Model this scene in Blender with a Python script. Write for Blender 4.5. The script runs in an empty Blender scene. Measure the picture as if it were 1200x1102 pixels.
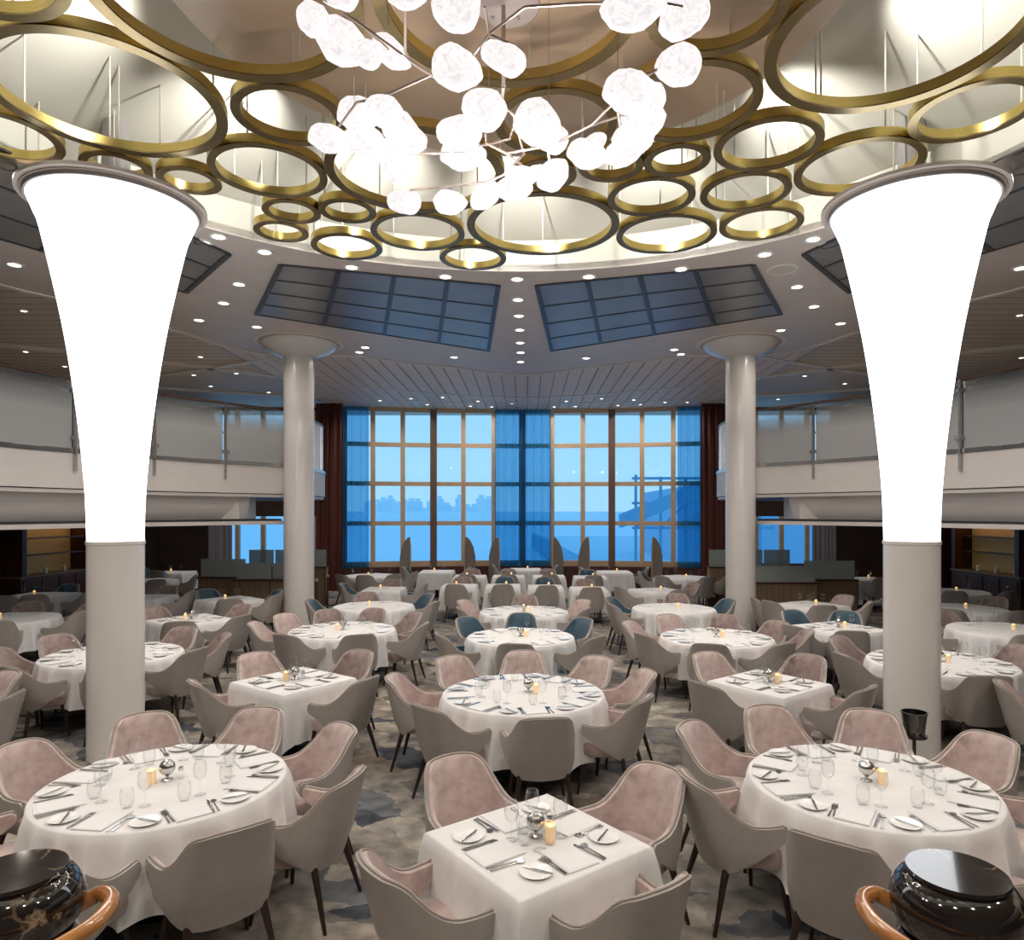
import bpy, bmesh, math, random
from mathutils import Vector, Matrix, noise
PI = math.pi
R = math.radians
random.seed(7)
scene = bpy.context.scene
COL = scene.collection

# ------------------------------------------------------------------ camera, world, exposure
F, CX, HY, EYE, CAMX = 815.0, 616.5, 600.0, 2.5, 0.127
cam_d = bpy.data.cameras.new('camera'); cam = bpy.data.objects.new('camera', cam_d); COL.objects.link(cam)
cam.location = (CAMX, 0, EYE); cam.rotation_euler = (R(90), 0, 0)
cam_d.sensor_width = 36; cam_d.sensor_fit = 'HORIZONTAL'; cam_d.lens = F/1200*36
cam_d.shift_x = -(CX-600)/1200; cam_d.shift_y = (HY-551)/1200
cam_d.clip_start = 0.05; cam_d.clip_end = 6000
scene.camera = cam
w = bpy.data.worlds.new('dusk_sky'); scene.world = w; w.use_nodes = True
nt = w.node_tree; nt.nodes.clear()
wo = nt.nodes.new('ShaderNodeOutputWorld'); bg = nt.nodes.new('ShaderNodeBackground')
tc = nt.nodes.new('ShaderNodeTexCoord'); sp = nt.nodes.new('ShaderNodeSeparateXYZ'); cr = nt.nodes.new('ShaderNodeValToRGB')
cr.color_ramp.elements[0].position = 0.0; cr.color_ramp.elements[0].color = (0.30, 0.58, 0.84, 1)
cr.color_ramp.elements[1].position = 0.5; cr.color_ramp.elements[1].color = (0.10, 0.40, 0.78, 1)
e = cr.color_ramp.elements.new(0.10); e.color = (0.29, 0.58, 0.86, 1)
nt.links.new(tc.outputs['Generated'], sp.inputs[0]); nt.links.new(sp.outputs['Z'], cr.inputs[0])
nt.links.new(cr.outputs[0], bg.inputs[0]); nt.links.new(bg.outputs[0], wo.inputs[0])
bg.inputs[1].default_value = 1.25
scene.view_settings.view_transform = 'Standard'; scene.view_settings.look = 'None'
scene.view_settings.exposure = 0.06; scene.view_settings.gamma = 1.0; scene.view_settings.use_curve_mapping = False
cy = scene.cycles
cy.max_bounces = 7; cy.diffuse_bounces = 4; cy.glossy_bounces = 3; cy.transmission_bounces = 5; cy.transparent_max_bounces = 24
cy.sample_clamp_indirect = 4.0; cy.caustics_reflective = False; cy.caustics_refractive = False
try: cy.use_denoising = True
except Exception: pass
SPOT_W, SPOT_COL = 98.0, (1.0, 0.905, 0.81)      # a recessed downlight
DOME_W = 240.0                                     # a cove lamp above the tan canopy
CHAND_W = 15.0                                    # an added point lamp, hanging free below the chandelier shades

def at(px, py, d): return ((px-CX)*d/F+CAMX, d, EYE+(HY-py)*d/F)   # photo measurements turned into metres

# ------------------------------------------------------------------ materials
def mat(name, col, rough=0.5, metal=0.0, spec=0.5, sheen=0.0, coat=0.0, emit=None, estr=0.0):
    m = bpy.data.materials.new(name); m.use_nodes = True
    b = m.node_tree.nodes['Principled BSDF']
    b.inputs['Base Color'].default_value = (*col, 1); b.inputs['Roughness'].default_value = rough
    b.inputs['Metallic'].default_value = metal; b.inputs['Specular IOR Level'].default_value = spec
    b.inputs['Sheen Weight'].default_value = sheen; b.inputs['Coat Weight'].default_value = coat
    if emit: b.inputs['Emission Color'].default_value = (*emit, 1); b.inputs['Emission Strength'].default_value = estr
    return m
def nodes(m): return m.node_tree.nodes, m.node_tree.links, m.node_tree.nodes['Principled BSDF']
def mottled(name, c1, c2, scale, rough=0.5, bump=0.0, obj=True, stretch=(1,1,1), detail=4, **k):
    m = mat(name, c1, rough, **k); N, L, b = nodes(m)
    t = N.new('ShaderNodeTexCoord'); mp = N.new('ShaderNodeMapping'); mp.inputs['Scale'].default_value = stretch
    n = N.new('ShaderNodeTexNoise'); n.inputs['Scale'].default_value = scale; n.inputs['Detail'].default_value = detail
    r = N.new('ShaderNodeValToRGB'); r.color_ramp.elements[0].color = (*c1, 1); r.color_ramp.elements[1].color = (*c2, 1)
    r.color_ramp.elements[0].position = 0.35; r.color_ramp.elements[1].position = 0.65
    L.new(t.outputs['Object'], mp.inputs[0]); L.new(mp.outputs[0], n.inputs[0]); L.new(n.outputs[0], r.inputs[0]); L.new(r.outputs[0], b.inputs['Base Color'])
    if bump:
        bp = N.new('ShaderNodeBump'); bp.inputs['Strength'].default_value = bump; L.new(n.outputs[0], bp.inputs['Height']); L.new(bp.outputs[0], b.inputs['Normal'])
    return m
M = {}
M['soffit'] = mottled('soffit_white', (0.56, 0.495, 0.445), (0.59, 0.525, 0.475), 3, 0.45)
M['beige'] = mat('beige_ceiling', (0.33, 0.29, 0.245), 0.6)
N, L, b = nodes(M['beige'])
t = N.new('ShaderNodeTexCoord'); wv = N.new('ShaderNodeTexWave'); wv.bands_direction = 'Y'; wv.inputs['Scale'].default_value = 0.95
rp = N.new('ShaderNodeValToRGB'); rp.color_ramp.elements[0].position = 0.0; rp.color_ramp.elements[0].color = (0.34, 0.29, 0.23, 1)
rp.color_ramp.elements[1].position = 0.10; rp.color_ramp.elements[1].color = (0.62, 0.53, 0.43, 1)
L.new(t.outputs['Object'], wv.inputs[0]); L.new(wv.outputs[0], rp.inputs[0]); L.new(rp.outputs[0], b.inputs['Base Color'])
M['plank'] = mottled('grey_plank', (0.72, 0.585, 0.47), (0.78, 0.63, 0.51), 2.0, 0.5, stretch=(1, .1, 1))
M['rib'] = mat('ceiling_rib', (0.72, 0.66, 0.58), 0.5)
M['dome'] = mat('dome_cream', (0.74, 0.72, 0.63), 0.30, spec=0.6)
M['tan'] = mottled('tan_canopy', (0.50, 0.37, 0.25), (0.54, 0.40, 0.275), 0.8, 0.4)
M['gold'] = mottled('brushed_gold', (0.60, 0.47, 0.17), (0.52, 0.40, 0.13), 6, 0.33, stretch=(1, 1, 30), metal=1.0)
M['bronze'] = mottled('bronze_lip', (0.27, 0.205, 0.095), (0.23, 0.175, 0.08), 9, 0.25, metal=0.85)  # ring undersides: gold with the dim room's reflection painted in as darker colour
M['rod'] = mat('cream_rod', (0.70, 0.66, 0.55), 0.35, metal=0.2)
M['shaft'] = mottled('column_shaft', (0.60, 0.57, 0.55), (0.64, 0.61, 0.58), 2, 0.22, stretch=(1, 1, .2), coat=0.3)
M['shaft_front'] = mottled('front_column_shaft', (0.80, 0.77, 0.74), (0.84, 0.81, 0.77), 2, 0.25, stretch=(1, 1, .2), coat=0.3)  # lighter copy of the shaft colour, stronger light on front columns painted in
M['glow'] = mat('glowing_fabric', (0.9, 0.9, 0.92), 0.6, emit=(0.93, 0.96, 1.0), estr=3.2)
M['collar'] = mat('grey_collar', (0.30, 0.28, 0.27), 0.4)
M['mirror'] = mottled('dark_mirror_glass', (0.165, 0.158, 0.15), (0.195, 0.188, 0.18), 1.5, 0.28, spec=0.5, metal=0.1)
M['bar'] = mat('dark_bar', (0.035, 0.035, 0.04), 0.4)
M['lamp'] = mat('downlight_lens', (1, 1, 1), 0.4, emit=(1.0, 0.93, 0.80), estr=6.0)
M['trim'] = mat('lamp_trim', (0.72, 0.70, 0.67), 0.3)
M['fascia'] = mottled('balcony_white', (0.56, 0.52, 0.49), (0.59, 0.55, 0.52), 2, 0.4)
M['darkline'] = mat('shadow_gap', (0.03, 0.025, 0.025), 0.6)  # near-black strip between cove and bottom trim
M['steel'] = mat('brushed_steel', (0.55, 0.54, 0.53), 0.25, metal=1.0)
M['railwood'] = mat('dark_handrail', (0.055, 0.030, 0.022), 0.35)
M['mahog'] = mottled('mahogany', (0.045, 0.014, 0.009), (0.085, 0.026, 0.015), 4, 0.35, stretch=(1, 1, .15))
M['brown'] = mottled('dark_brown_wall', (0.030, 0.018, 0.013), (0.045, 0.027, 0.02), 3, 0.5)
M['oak'] = mottled('oak_panel', (0.17, 0.11, 0.065), (0.23, 0.155, 0.095), 6, 0.45, stretch=(6, 6, .4))
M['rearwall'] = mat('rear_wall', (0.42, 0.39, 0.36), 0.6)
M['frame'] = mottled('bronze_window_frame', (0.50, 0.36, 0.23), (0.56, 0.41, 0.27), 4, 0.4, metal=0.2)
M['darkframe'] = mat('dark_window_frame', (0.13, 0.07, 0.045), 0.4)
M['cloth'] = mottled('white_cloth', (0.70, 0.69, 0.685), (0.74, 0.73, 0.725), 9, 0.8, bump=0.03, sheen=0.1)
M['grey'] = mottled('grey_leather', (0.33, 0.30, 0.275), (0.355, 0.322, 0.297), 14, 0.33, bump=0.02)
M['pipe'] = mat('chair_piping', (0.34, 0.29, 0.255), 0.35)
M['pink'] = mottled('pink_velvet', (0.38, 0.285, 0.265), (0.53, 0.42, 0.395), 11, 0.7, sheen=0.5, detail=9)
M['mauve'] = mottled('mauve_velvet', (0.19, 0.135, 0.122), (0.31, 0.225, 0.205), 11, 0.7, sheen=0.5, detail=9)  # pink velvet darkened, the shade at the dimmer tables is painted in
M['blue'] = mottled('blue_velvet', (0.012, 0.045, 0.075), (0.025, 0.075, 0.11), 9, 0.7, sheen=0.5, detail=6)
M['leg'] = mat('dark_wood_leg', (0.028, 0.014, 0.011), 0.3)
M['base'] = mat('black_base', (0.012, 0.012, 0.012), 0.5)
M['china'] = mat('white_china', (0.82, 0.82, 0.81), 0.12)
M['linen'] = mat('napkin_linen', (0.72, 0.715, 0.715), 0.8)
M['hem'] = mat('napkin_hem', (0.62, 0.61, 0.62), 0.8)
M['silver'] = mat('polished_silver', (0.62, 0.61, 0.60), 0.14, metal=1.0)
M['wax'] = mat('candle_wax', (0.95, 0.70, 0.35), 0.5, emit=(1.0, 0.60, 0.22), estr=0.7)
M['flame'] = mat('flame', (1, .8, .4), 0.5, emit=(1.0, 0.55, 0.12), estr=14)
M['cavity'] = mat('votive_amber', (0.8, 0.62, 0.42), 0.3, emit=(1.0, 0.60, 0.24), estr=0.32)
M['marble'] = mat('black_marble', (0.014, 0.011, 0.010), 0.08, coat=0.5)
N, L, b = nodes(M['marble'])
t = N.new('ShaderNodeTexCoord'); n1 = N.new('ShaderNodeTexNoise'); n1.inputs['Scale'].default_value = 4; n1.inputs['Detail'].default_value = 6
mx = N.new('ShaderNodeMixRGB'); mx.inputs[0].default_value = 0.28
vo = N.new('ShaderNodeTexVoronoi'); vo.feature = 'DISTANCE_TO_EDGE'; vo.inputs['Scale'].default_value = 5.5
rp = N.new('ShaderNodeValToRGB'); rp.color_ramp.elements[0].position = 0.0; rp.color_ramp.elements[0].color = (0.42, 0.30, 0.19, 1)
rp.color_ramp.elements[1].position = 0.022; rp.color_ramp.elements[1].color = (0.014, 0.011, 0.010, 1)
n2 = N.new('ShaderNodeTexNoise'); n2.inputs['Scale'].default_value = 2.3
r2 = N.new('ShaderNodeValToRGB'); r2.color_ramp.elements[0].position = 0.5; r2.color_ramp.elements[1].position = 0.64
m2 = N.new('ShaderNodeMixRGB'); m2.inputs[1].default_value = (0.014, 0.011, 0.010, 1)
L.new(t.outputs['Object'], n1.inputs[0]); L.new(t.outputs['Object'], mx.inputs[1]); L.new(n1.outputs['Color'], mx.inputs[2]); L.new(mx.outputs[0], vo.inputs[0])
L.new(vo.outputs['Distance'], rp.inputs[0]); L.new(t.outputs['Object'], n2.inputs[0]); L.new(n2.outputs[0], r2.inputs[0]); L.new(r2.outputs[0], m2.inputs[0])
L.new(rp.outputs[0], m2.inputs[2]); L.new(m2.outputs[0], b.inputs['Base Color'])
M['handrail'] = mottled('varnished_handrail', (0.30, 0.115, 0.025), (0.40, 0.17, 0.045), 8, 0.15, stretch=(1, 1, .3), coat=0.6)
M['wicker'] = mottled('woven_shell', (0.16, 0.13, 0.11), (0.30, 0.26, 0.23), 40, 0.6, bump=0.3)
M['redcurtain'] = mottled('dark_red_drape', (0.055, 0.010, 0.008), (0.095, 0.020, 0.014), 3, 0.7, stretch=(1, 1, .1))
M['greycurtain'] = mat('grey_voile', (0.22, 0.22, 0.25), 0.8)
M['bucket'] = mat('dark_steel', (0.22, 0.21, 0.20), 0.15, metal=1.0)
M['grille'] = mat('speaker_grille', (0.56, 0.51, 0.45), 0.5)
M['bulbglass'] = mat('shade_glass', (0.03, 0.03, 0.03), 0.3)
N, L, b = nodes(M['bulbglass'])
t = N.new('ShaderNodeTexCoord'); n1 = N.new('ShaderNodeTexNoise'); n1.inputs['Scale'].default_value = 2.6; n1.inputs['Detail'].default_value = 5; n1.inputs['Distortion'].default_value = 1.6
rp = N.new('ShaderNodeValToRGB'); rp.color_ramp.elements[0].position = 0.33; rp.color_ramp.elements[0].color = (0.80, 0.76, 0.78, 1)
rp.color_ramp.elements[1].position = 0.55; rp.color_ramp.elements[1].color = (1.0, 0.95, 0.94, 1)
L.new(t.outputs['Object'], n1.inputs[0]); L.new(n1.outputs[0], rp.inputs[0]); L.new(rp.outputs[0], b.inputs['Emission Color']); b.inputs['Emission Strength'].default_value = 0.98
M['roddark'] = mat('champagne_rod', (0.50, 0.42, 0.38), 0.3, metal=0.8)
M['canopyplate'] = mat('canopy_plate', (0.40, 0.34, 0.32), 0.35, metal=0.6)

def mixmat(name, build):
    m = bpy.data.materials.new(name); m.use_nodes = True; N = m.node_tree.nodes; L = m.node_tree.links; N.clear()
    o = N.new('ShaderNodeOutputMaterial'); s = build(N, L); L.new(s, o.inputs[0]); return m
def _glass(N, L):
    a = N.new('ShaderNodeBsdfTransparent'); a.inputs[0].default_value = (.99, .992, .992, 1); g = N.new('ShaderNodeBsdfGlossy'); g.inputs['Roughness'].default_value = 0.05
    lw = N.new('ShaderNodeLayerWeight'); lw.inputs[0].default_value = 0.5; pw_ = N.new('ShaderNodeMath'); pw_.operation = 'POWER'; pw_.inputs[1].default_value = 3.0; mu = N.new('ShaderNodeMath'); mu.operation = 'MULTIPLY_ADD'; mu.inputs[1].default_value = 0.42; mu.inputs[2].default_value = 0.03
    L.new(lw.outputs['Facing'], pw_.inputs[0]); L.new(pw_.outputs[0], mu.inputs[0]); x = N.new('ShaderNodeMixShader')
    L.new(mu.outputs[0], x.inputs[0]); L.new(a.outputs[0], x.inputs[1]); L.new(g.outputs[0], x.inputs[2]); return x.outputs[0]
M['glass'] = mixmat('clear_glass', _glass)
def _pane(N, L):
    a = N.new('ShaderNodeBsdfTransparent'); a.inputs[0].default_value = (.97, .985, 1, 1); g = N.new('ShaderNodeBsdfGlossy'); g.inputs['Roughness'].default_value = 0.03
    x = N.new('ShaderNodeMixShader'); x.inputs[0].default_value = 0.004
    L.new(a.outputs[0], x.inputs[1]); L.new(g.outputs[0], x.inputs[2]); return x.outputs[0]
M['pane'] = mixmat('window_glass', _pane)
def _sheer(N, L):
    a = N.new('ShaderNodeBsdfTransparent'); a.inputs[0].default_value = (.38, .70, .92, 1); g = N.new('ShaderNodeBsdfTranslucent'); g.inputs[0].default_value = (.10, .42, .68, 1)
    x = N.new('ShaderNodeMixShader'); lw = N.new('ShaderNodeLayerWeight'); lw.inputs[0].default_value = 0.5; mr = N.new('ShaderNodeMapRange')
    mr.inputs['To Min'].default_value = 0.22; mr.inputs['To Max'].default_value = 1.0; L.new(lw.outputs['Facing'], mr.inputs[0]); L.new(mr.outputs[0], x.inputs[0])
    L.new(a.outputs[0], x.inputs[1]); L.new(g.outputs[0], x.inputs[2]); return x.outputs[0]
M['sheer'] = mixmat('blue_voile', _sheer)
def _frost(N, L):
    t = N.new('ShaderNodeTexCoord'); s = N.new('ShaderNodeSeparateXYZ'); r = N.new('ShaderNodeValToRGB')
    r.color_ramp.elements[0].position = 0.55; r.color_ramp.elements[0].color = (.93, .93, .93, 1); r.color_ramp.elements[1].position = 0.96; r.color_ramp.elements[1].color = (.12, .12, .12, 1)
    L.new(t.outputs['Generated'], s.inputs[0]); L.new(s.outputs['Z'], r.inputs[0])
    a = N.new('ShaderNodeBsdfTransparent'); a.inputs[0].default_value = (.85, .88, .88, 1)
    d = N.new('ShaderNodeBsdfDiffuse'); d.inputs[0].default_value = (.55, .55, .545, 1); tl = N.new('ShaderNodeBsdfTranslucent'); tl.inputs[0].default_value = (.5, .52, .52, 1)
    m1 = N.new('ShaderNodeMixShader'); m1.inputs[0].default_value = 0.4; L.new(d.outputs[0], m1.inputs[1]); L.new(tl.outputs[0], m1.inputs[2])
    m2 = N.new('ShaderNodeMixShader'); L.new(r.outputs[0], m2.inputs[0]); L.new(a.outputs[0], m2.inputs[1]); L.new(m1.outputs[0], m2.inputs[2])
    g = N.new('ShaderNodeBsdfGlossy'); g.inputs['Roughness'].default_value = 0.04; lw = N.new('ShaderNodeFresnel'); lw.inputs[0].default_value = 1.45
    m3 = N.new('ShaderNodeMixShader'); L.new(lw.outputs[0], m3.inputs[0]); L.new(m2.outputs[0], m3.inputs[1]); L.new(g.outputs[0], m3.inputs[2]); return m3.outputs[0]
M['frost'] = mixmat('frosted_glass', _frost)
def _frost2(N, L):
    a = N.new('ShaderNodeBsdfTransparent'); a.inputs[0].default_value = (.75, .82, .82, 1); d = N.new('ShaderNodeBsdfDiffuse'); d.inputs[0].default_value = (.42, .47, .44, 1)
    m1 = N.new('ShaderNodeMixShader'); m1.inputs[0].default_value = 0.72; L.new(a.outputs[0], m1.inputs[1]); L.new(d.outputs[0], m1.inputs[2])
    g = N.new('ShaderNodeBsdfGlossy'); g.inputs['Roughness'].default_value = 0.08; m3 = N.new('ShaderNodeMixShader'); m3.inputs[0].default_value = 0.08
    L.new(m1.outputs[0], m3.inputs[1]); L.new(g.outputs[0], m3.inputs[2]); return m3.outputs[0]
M['divglass'] = mixmat('divider_glass', _frost2)
# carpet
M['carpet'] = mat('patterned_carpet', (.4, .36, .3), 0.95, spec=0.1)
N, L, b = nodes(M['carpet'])
t = N.new('ShaderNodeTexCoord'); mp = N.new('ShaderNodeMapping'); mp.inputs['Scale'].default_value = (1.0, 1.0, 1); mp.inputs['Rotation'].default_value = (0, 0, 0.35)
n1 = N.new('ShaderNodeTexNoise'); n1.inputs['Scale'].default_value = 1.7; n1.inputs['Detail'].default_value = 5
mx = N.new('ShaderNodeMixRGB'); mx.inputs[0].default_value = 0.5
mp2 = N.new('ShaderNodeMapping'); mp2.inputs['Scale'].default_value = (1.25, 2.9, 1)
vo = N.new('ShaderNodeTexVoronoi'); vo.inputs['Scale'].default_value = 2.5
rp = N.new('ShaderNodeValToRGB'); rp.color_ramp.interpolation = 'CONSTANT'
cols = [(0, (.31, .285, .25)), (.17, (.40, .36, .31)), (.34, (.20, .185, .17)), (.46, (.34, .31, .275)), (.58, (.085, .095, .115)), (.68, (.43, .395, .345)), (.80, (.17, .18, .195)), (.91, (.26, .215, .18))]
el = rp.color_ramp.elements
el[0].position = 0; el[0].color = (*cols[0][1], 1); el[1].position = cols[1][0]; el[1].color = (*cols[1][1], 1)
for p, c in cols[2:]:
    q = el.new(p); q.color = (*c, 1)
sx = N.new('ShaderNodeSeparateColor')
n2 = N.new('ShaderNodeTexNoise'); n2.inputs['Scale'].default_value = 5; n2.inputs['Detail'].default_value = 8
r2 = N.new('ShaderNodeValToRGB'); r2.color_ramp.elements[0].position = .32; r2.color_ramp.elements[0].color = (.42, .43, .46, 1); r2.color_ramp.elements[1].position = .62; r2.color_ramp.elements[1].color = (.96, .94, .92, 1)
ml = N.new('ShaderNodeMixRGB'); ml.blend_type = 'MULTIPLY'; ml.inputs[0].default_value = 1
L.new(t.outputs['Object'], mp.inputs[0]); L.new(mp.outputs[0], n1.inputs[0]); L.new(mp.outputs[0], mx.inputs[1]); L.new(n1.outputs['Color'], mx.inputs[2])
L.new(mx.outputs[0], mp2.inputs[0]); L.new(mp2.outputs[0], vo.inputs[0]); L.new(vo.outputs['Color'], sx.inputs[0]); L.new(sx.outputs[0], rp.inputs[0])
L.new(t.outputs['Object'], n2.inputs[0]); L.new(n2.outputs[0], r2.inputs[0]); L.new(rp.outputs[0], ml.inputs[1]); L.new(r2.outputs[0], ml.inputs[2]); L.new(ml.outputs[0], b.inputs['Base Color'])
# outside: distance haze is painted into the shore, pier and terminal colours
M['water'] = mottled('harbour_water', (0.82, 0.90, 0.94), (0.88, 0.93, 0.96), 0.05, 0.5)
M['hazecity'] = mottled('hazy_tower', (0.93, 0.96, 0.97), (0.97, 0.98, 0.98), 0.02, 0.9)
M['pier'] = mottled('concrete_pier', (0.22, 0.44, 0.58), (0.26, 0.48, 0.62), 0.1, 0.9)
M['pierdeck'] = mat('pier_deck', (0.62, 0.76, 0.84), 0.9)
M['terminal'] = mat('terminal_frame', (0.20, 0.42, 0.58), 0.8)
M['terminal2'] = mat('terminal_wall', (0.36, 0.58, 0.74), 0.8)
M['cabinet_glow'] = mat('lit_shelf_back', (0.35, 0.22, 0.08), 0.5, emit=(1.0, 0.62, 0.2), estr=0.03)

# ------------------------------------------------------------------ mesh helpers
class MB:
    def __init__(s): s.v = []; s.f = []
    def add(s, vs, fs):
        o = len(s.v); s.v += [tuple(p) for p in vs]; s.f += [tuple(i+o for i in q) for q in fs]; return s
    def box(s, x0, x1, y0, y1, z0, z1):
        return s.add([(x0,y0,z0),(x1,y0,z0),(x1,y1,z0),(x0,y1,z0),(x0,y0,z1),(x1,y0,z1),(x1,y1,z1),(x0,y1,z1)],
                     [(0,3,2,1),(4,5,6,7),(0,1,5,4),(1,2,6,5),(2,3,7,6),(3,0,4,7)])
    def bar(s, a, b, r1, r2=None, seg=6):
        a = Vector(a); b = Vector(b); return s.tube([a, b], [r1, r1 if r2 is None else r2], seg)
    def tube(s, path, r, seg=8, closed=False):
        P = [Vector(p) for p in path]; n = len(P)
        if not isinstance(r, (list, tuple)): r = [r]*n
        vs = []; up = None
        for i, p in enumerate(P):
            t = (P[(i+1) % n]-P[i-1]) if closed else (P[min(i+1, n-1)]-P[max(i-1, 0)])
            t.normalize()
            if up is None:
                up = Vector((0,0,1)) if abs(t.z) < .9 else Vector((1,0,0))
            x = t.cross(up)
            if x.length < 1e-4: x = t.cross(Vector((0,1,0)))
            x.normalize(); y = x.cross(t); up = y
            vs += [p+(x*math.cos(2*PI*k/seg)+y*math.sin(2*PI*k/seg))*r[i] for k in range(seg)]
        fs = []
        for i in range(n if closed else n-1):
            for k in range(seg):
                a = i*seg; c = ((i+1) % n)*seg; fs.append((a+k, a+(k+1) % seg, c+(k+1) % seg, c+k))
        if not closed: fs += [tuple(range(seg-1, -1, -1)), tuple(range((n-1)*seg, n*seg))]
        return s.add(vs, fs)
    def lathe(s, prof, seg=24, c=(0,0,0), wave=None):
        vs = []; fs = []; n = len(prof)
        for i, (r, z) in enumerate(prof):
            for k in range(seg):
                a = 2*PI*k/seg; vs.append((c[0]+r*math.cos(a), c[1]+r*math.sin(a), c[2]+z))
        for i in range(n-1):
            for k in range(seg):
                k2 = (k+1) % seg; fs.append((i*seg+k, i*seg+k2, (i+1)*seg+k2, (i+1)*seg+k))
        if prof[0][0] > 1e-5: fs.append(tuple(range(seg-1, -1, -1)))
        if prof[-1][0] > 1e-5: fs.append(tuple(range((n-1)*seg, n*seg)))
        return s.add(vs, fs)
    def ring(s, ri, ro, z0, z1, seg=64, c=(0,0)):
        vs = []; fs = []
        for k in range(seg):
            a = 2*PI*k/seg; ca, sa = math.cos(a), math.sin(a)
            vs += [(c[0]+ri*ca, c[1]+ri*sa, z0), (c[0]+ro*ca, c[1]+ro*sa, z0), (c[0]+ro*ca, c[1]+ro*sa, z1), (c[0]+ri*ca, c[1]+ri*sa, z1)]
        for k in range(seg):
            a = 4*k; d = 4*((k+1) % seg)
            for j in range(4): fs.append((a+j, a+(j+1) % 4, d+(j+1) % 4, d+j))
        return s.add(vs, fs)
    def prism(s, poly, z0, z1):
        n = len(poly); vs = [(x, y, z0) for x, y in poly]+[(x, y, z1) for x, y in poly]
        return s.add(vs, [tuple(range(n-1, -1, -1)), tuple(range(n, 2*n))]+[(i, (i+1) % n, n+(i+1) % n, n+i) for i in range(n)])
    def band(s, inner, outer, z0, z1):
        n = len(inner); vs = []; fs = []
        for (a, b2), (c, d) in zip(inner, outer): vs += [(a, b2, z0), (c, d, z0), (c, d, z1), (a, b2, z1)]
        for k in range(n):
            a = 4*k; d = 4*((k+1) % n)
            for j in range(4): fs.append((a+j, a+(j+1) % 4, d+(j+1) % 4, d+j))
        return s.add(vs, fs)
    def sweep(s, path, prof):
        """path: [(x,y)], prof: [(offset to the left of travel, z)] closed section"""
        n = len(path); m = len(prof); vs = []; fs = []
        for i, (x, y) in enumerate(path):
            a = path[max(i-1, 0)]; c = path[min(i+1, n-1)]; tx, ty = c[0]-a[0], c[1]-a[1]; l = math.hypot(tx, ty); nx, ny = -ty/l, tx/l
            vs += [(x+nx*o, y+ny*o, z) for o, z in prof]
        for i in range(n-1):
            for j in range(m): fs.append((i*m+j, i*m+(j+1) % m, (i+1)*m+(j+1) % m, (i+1)*m+j))
        fs += [tuple(range(m-1, -1, -1)), tuple(range((n-1)*m, n*m))]
        return s.add(vs, fs)
    def mesh(s, name, m=None, smooth=None):
        me = bpy.data.meshes.new(name); me.from_pydata(s.v, [], s.f)
        bm = bmesh.new(); bm.from_mesh(me); bmesh.ops.recalc_face_normals(bm, faces=bm.faces); bm.to_mesh(me); bm.free()
        if m: me.materials.append(m)
        if smooth is not None:
            me.polygons.foreach_set('use_smooth', [True]*len(me.polygons))
            if smooth < 180: me.set_sharp_from_angle(angle=R(smooth))
        me.update(); return me
def link(name, me, parent=None, loc=(0,0,0), rz=0.0):
    o = bpy.data.objects.new(name, me); COL.objects.link(o); o.location = loc
    if rz: o.rotation_euler = (0, 0, rz)
    if parent is not None: o.parent = parent
    return o
def obj(name, mb, m, parent=None, smooth=None, loc=(0,0,0), rz=0.0): return link(name, mb.mesh(name, M[m], smooth), parent, loc, rz)
def empty(name, loc=(0,0,0), rz=0.0):
    o = bpy.data.objects.new(name, None); COL.objects.link(o); o.location = loc; o.rotation_euler = (0, 0, rz); o.empty_display_size = .1; return o
def tag(o, label, cat, group=None):
    o['label'] = label; o['category'] = cat
    if group: o['group'] = group
    return o
def struct(o, label=None):
    o['kind'] = 'structure'
    if label: o['label'] = label
    return o
def spline(pts, n):
    out = []; P = [Vector(p) for p in pts]; P = [P[0]*2-P[1]]+P+[P[-1]*2-P[-2]]
    for i in range(1, len(P)-2):
        for k in range(n):
            t = k/n; a, b2, c, d = P[i-1:i+3]
            out.append(.5*((2*b2)+(c-a)*t+(2*a-5*b2+4*c-d)*t*t+(3*b2-a-3*c+d)*t**3))
    out.append(P[-2]); return out

# ------------------------------------------------------------------ the setting
DC = (0.0, 4.94); DA, DB = 5.12, 4.90                # centre and half-axes of the dome opening
ZC = 5.90
struct(obj('floor', MB().box(-13, 13, -7, 25, -.12, 0), 'carpet'), 'carpet with a flowing pattern of beige, grey and slate blue')
# upper ceiling plate with an opening for the dome
def dome_pt(a, k=1.0): return (DC[0]+DA*k*math.cos(a), DC[1]+DB*k*math.sin(a))
SEG = 96
outer_r = [(0, 9.3), (20, 9.0), (40, 9.5), (50, 10.2), (60, 11.3), (63, 11.4), (70, 10.75), (80, 11.3), (90, 12.3)]
def outer_pt(a):
    deg = math.degrees(a) % 360
    if deg > 180: r = 9.2
    else:
        q = deg if deg <= 90 else 180-deg
        for (a0, r0), (a1, r1) in zip(outer_r, outer_r[1:]):
            if a0 <= q <= a1: t = (q-a0)/(a1-a0); t = t*t*(3-2*t); r = r0+(r1-r0)*t; break
    return (DC[0]+r*math.cos(a), DC[1]+r*math.sin(a))
angs = [2*PI*k/SEG for k in range(SEG)]
def square_pt(a):
    c, s = math.cos(a), math.sin(a); t = min(13/abs(c) if abs(c) > 1e-6 else 1e9, (20/s if s > 1e-6 else (11.9/-s if s < -1e-6 else 1e9)))
    return (DC[0]+t*c, DC[1]+t*s)
ceil = struct(obj('ceiling', MB().band([outer_pt(a) if False else (DC[0]+8*math.cos(a), DC[1]+8*math.sin(a)) for a in angs], [square_pt(a) for a in angs], ZC+.06, ZC+.20), 'beige'), 'beige boarded outer ceiling around the white ring')
obj('soffit', MB().band([dome_pt(a) for a in angs], [outer_pt(a) for a in angs], ZC, ZC+.10), 'soffit', ceil)
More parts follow.
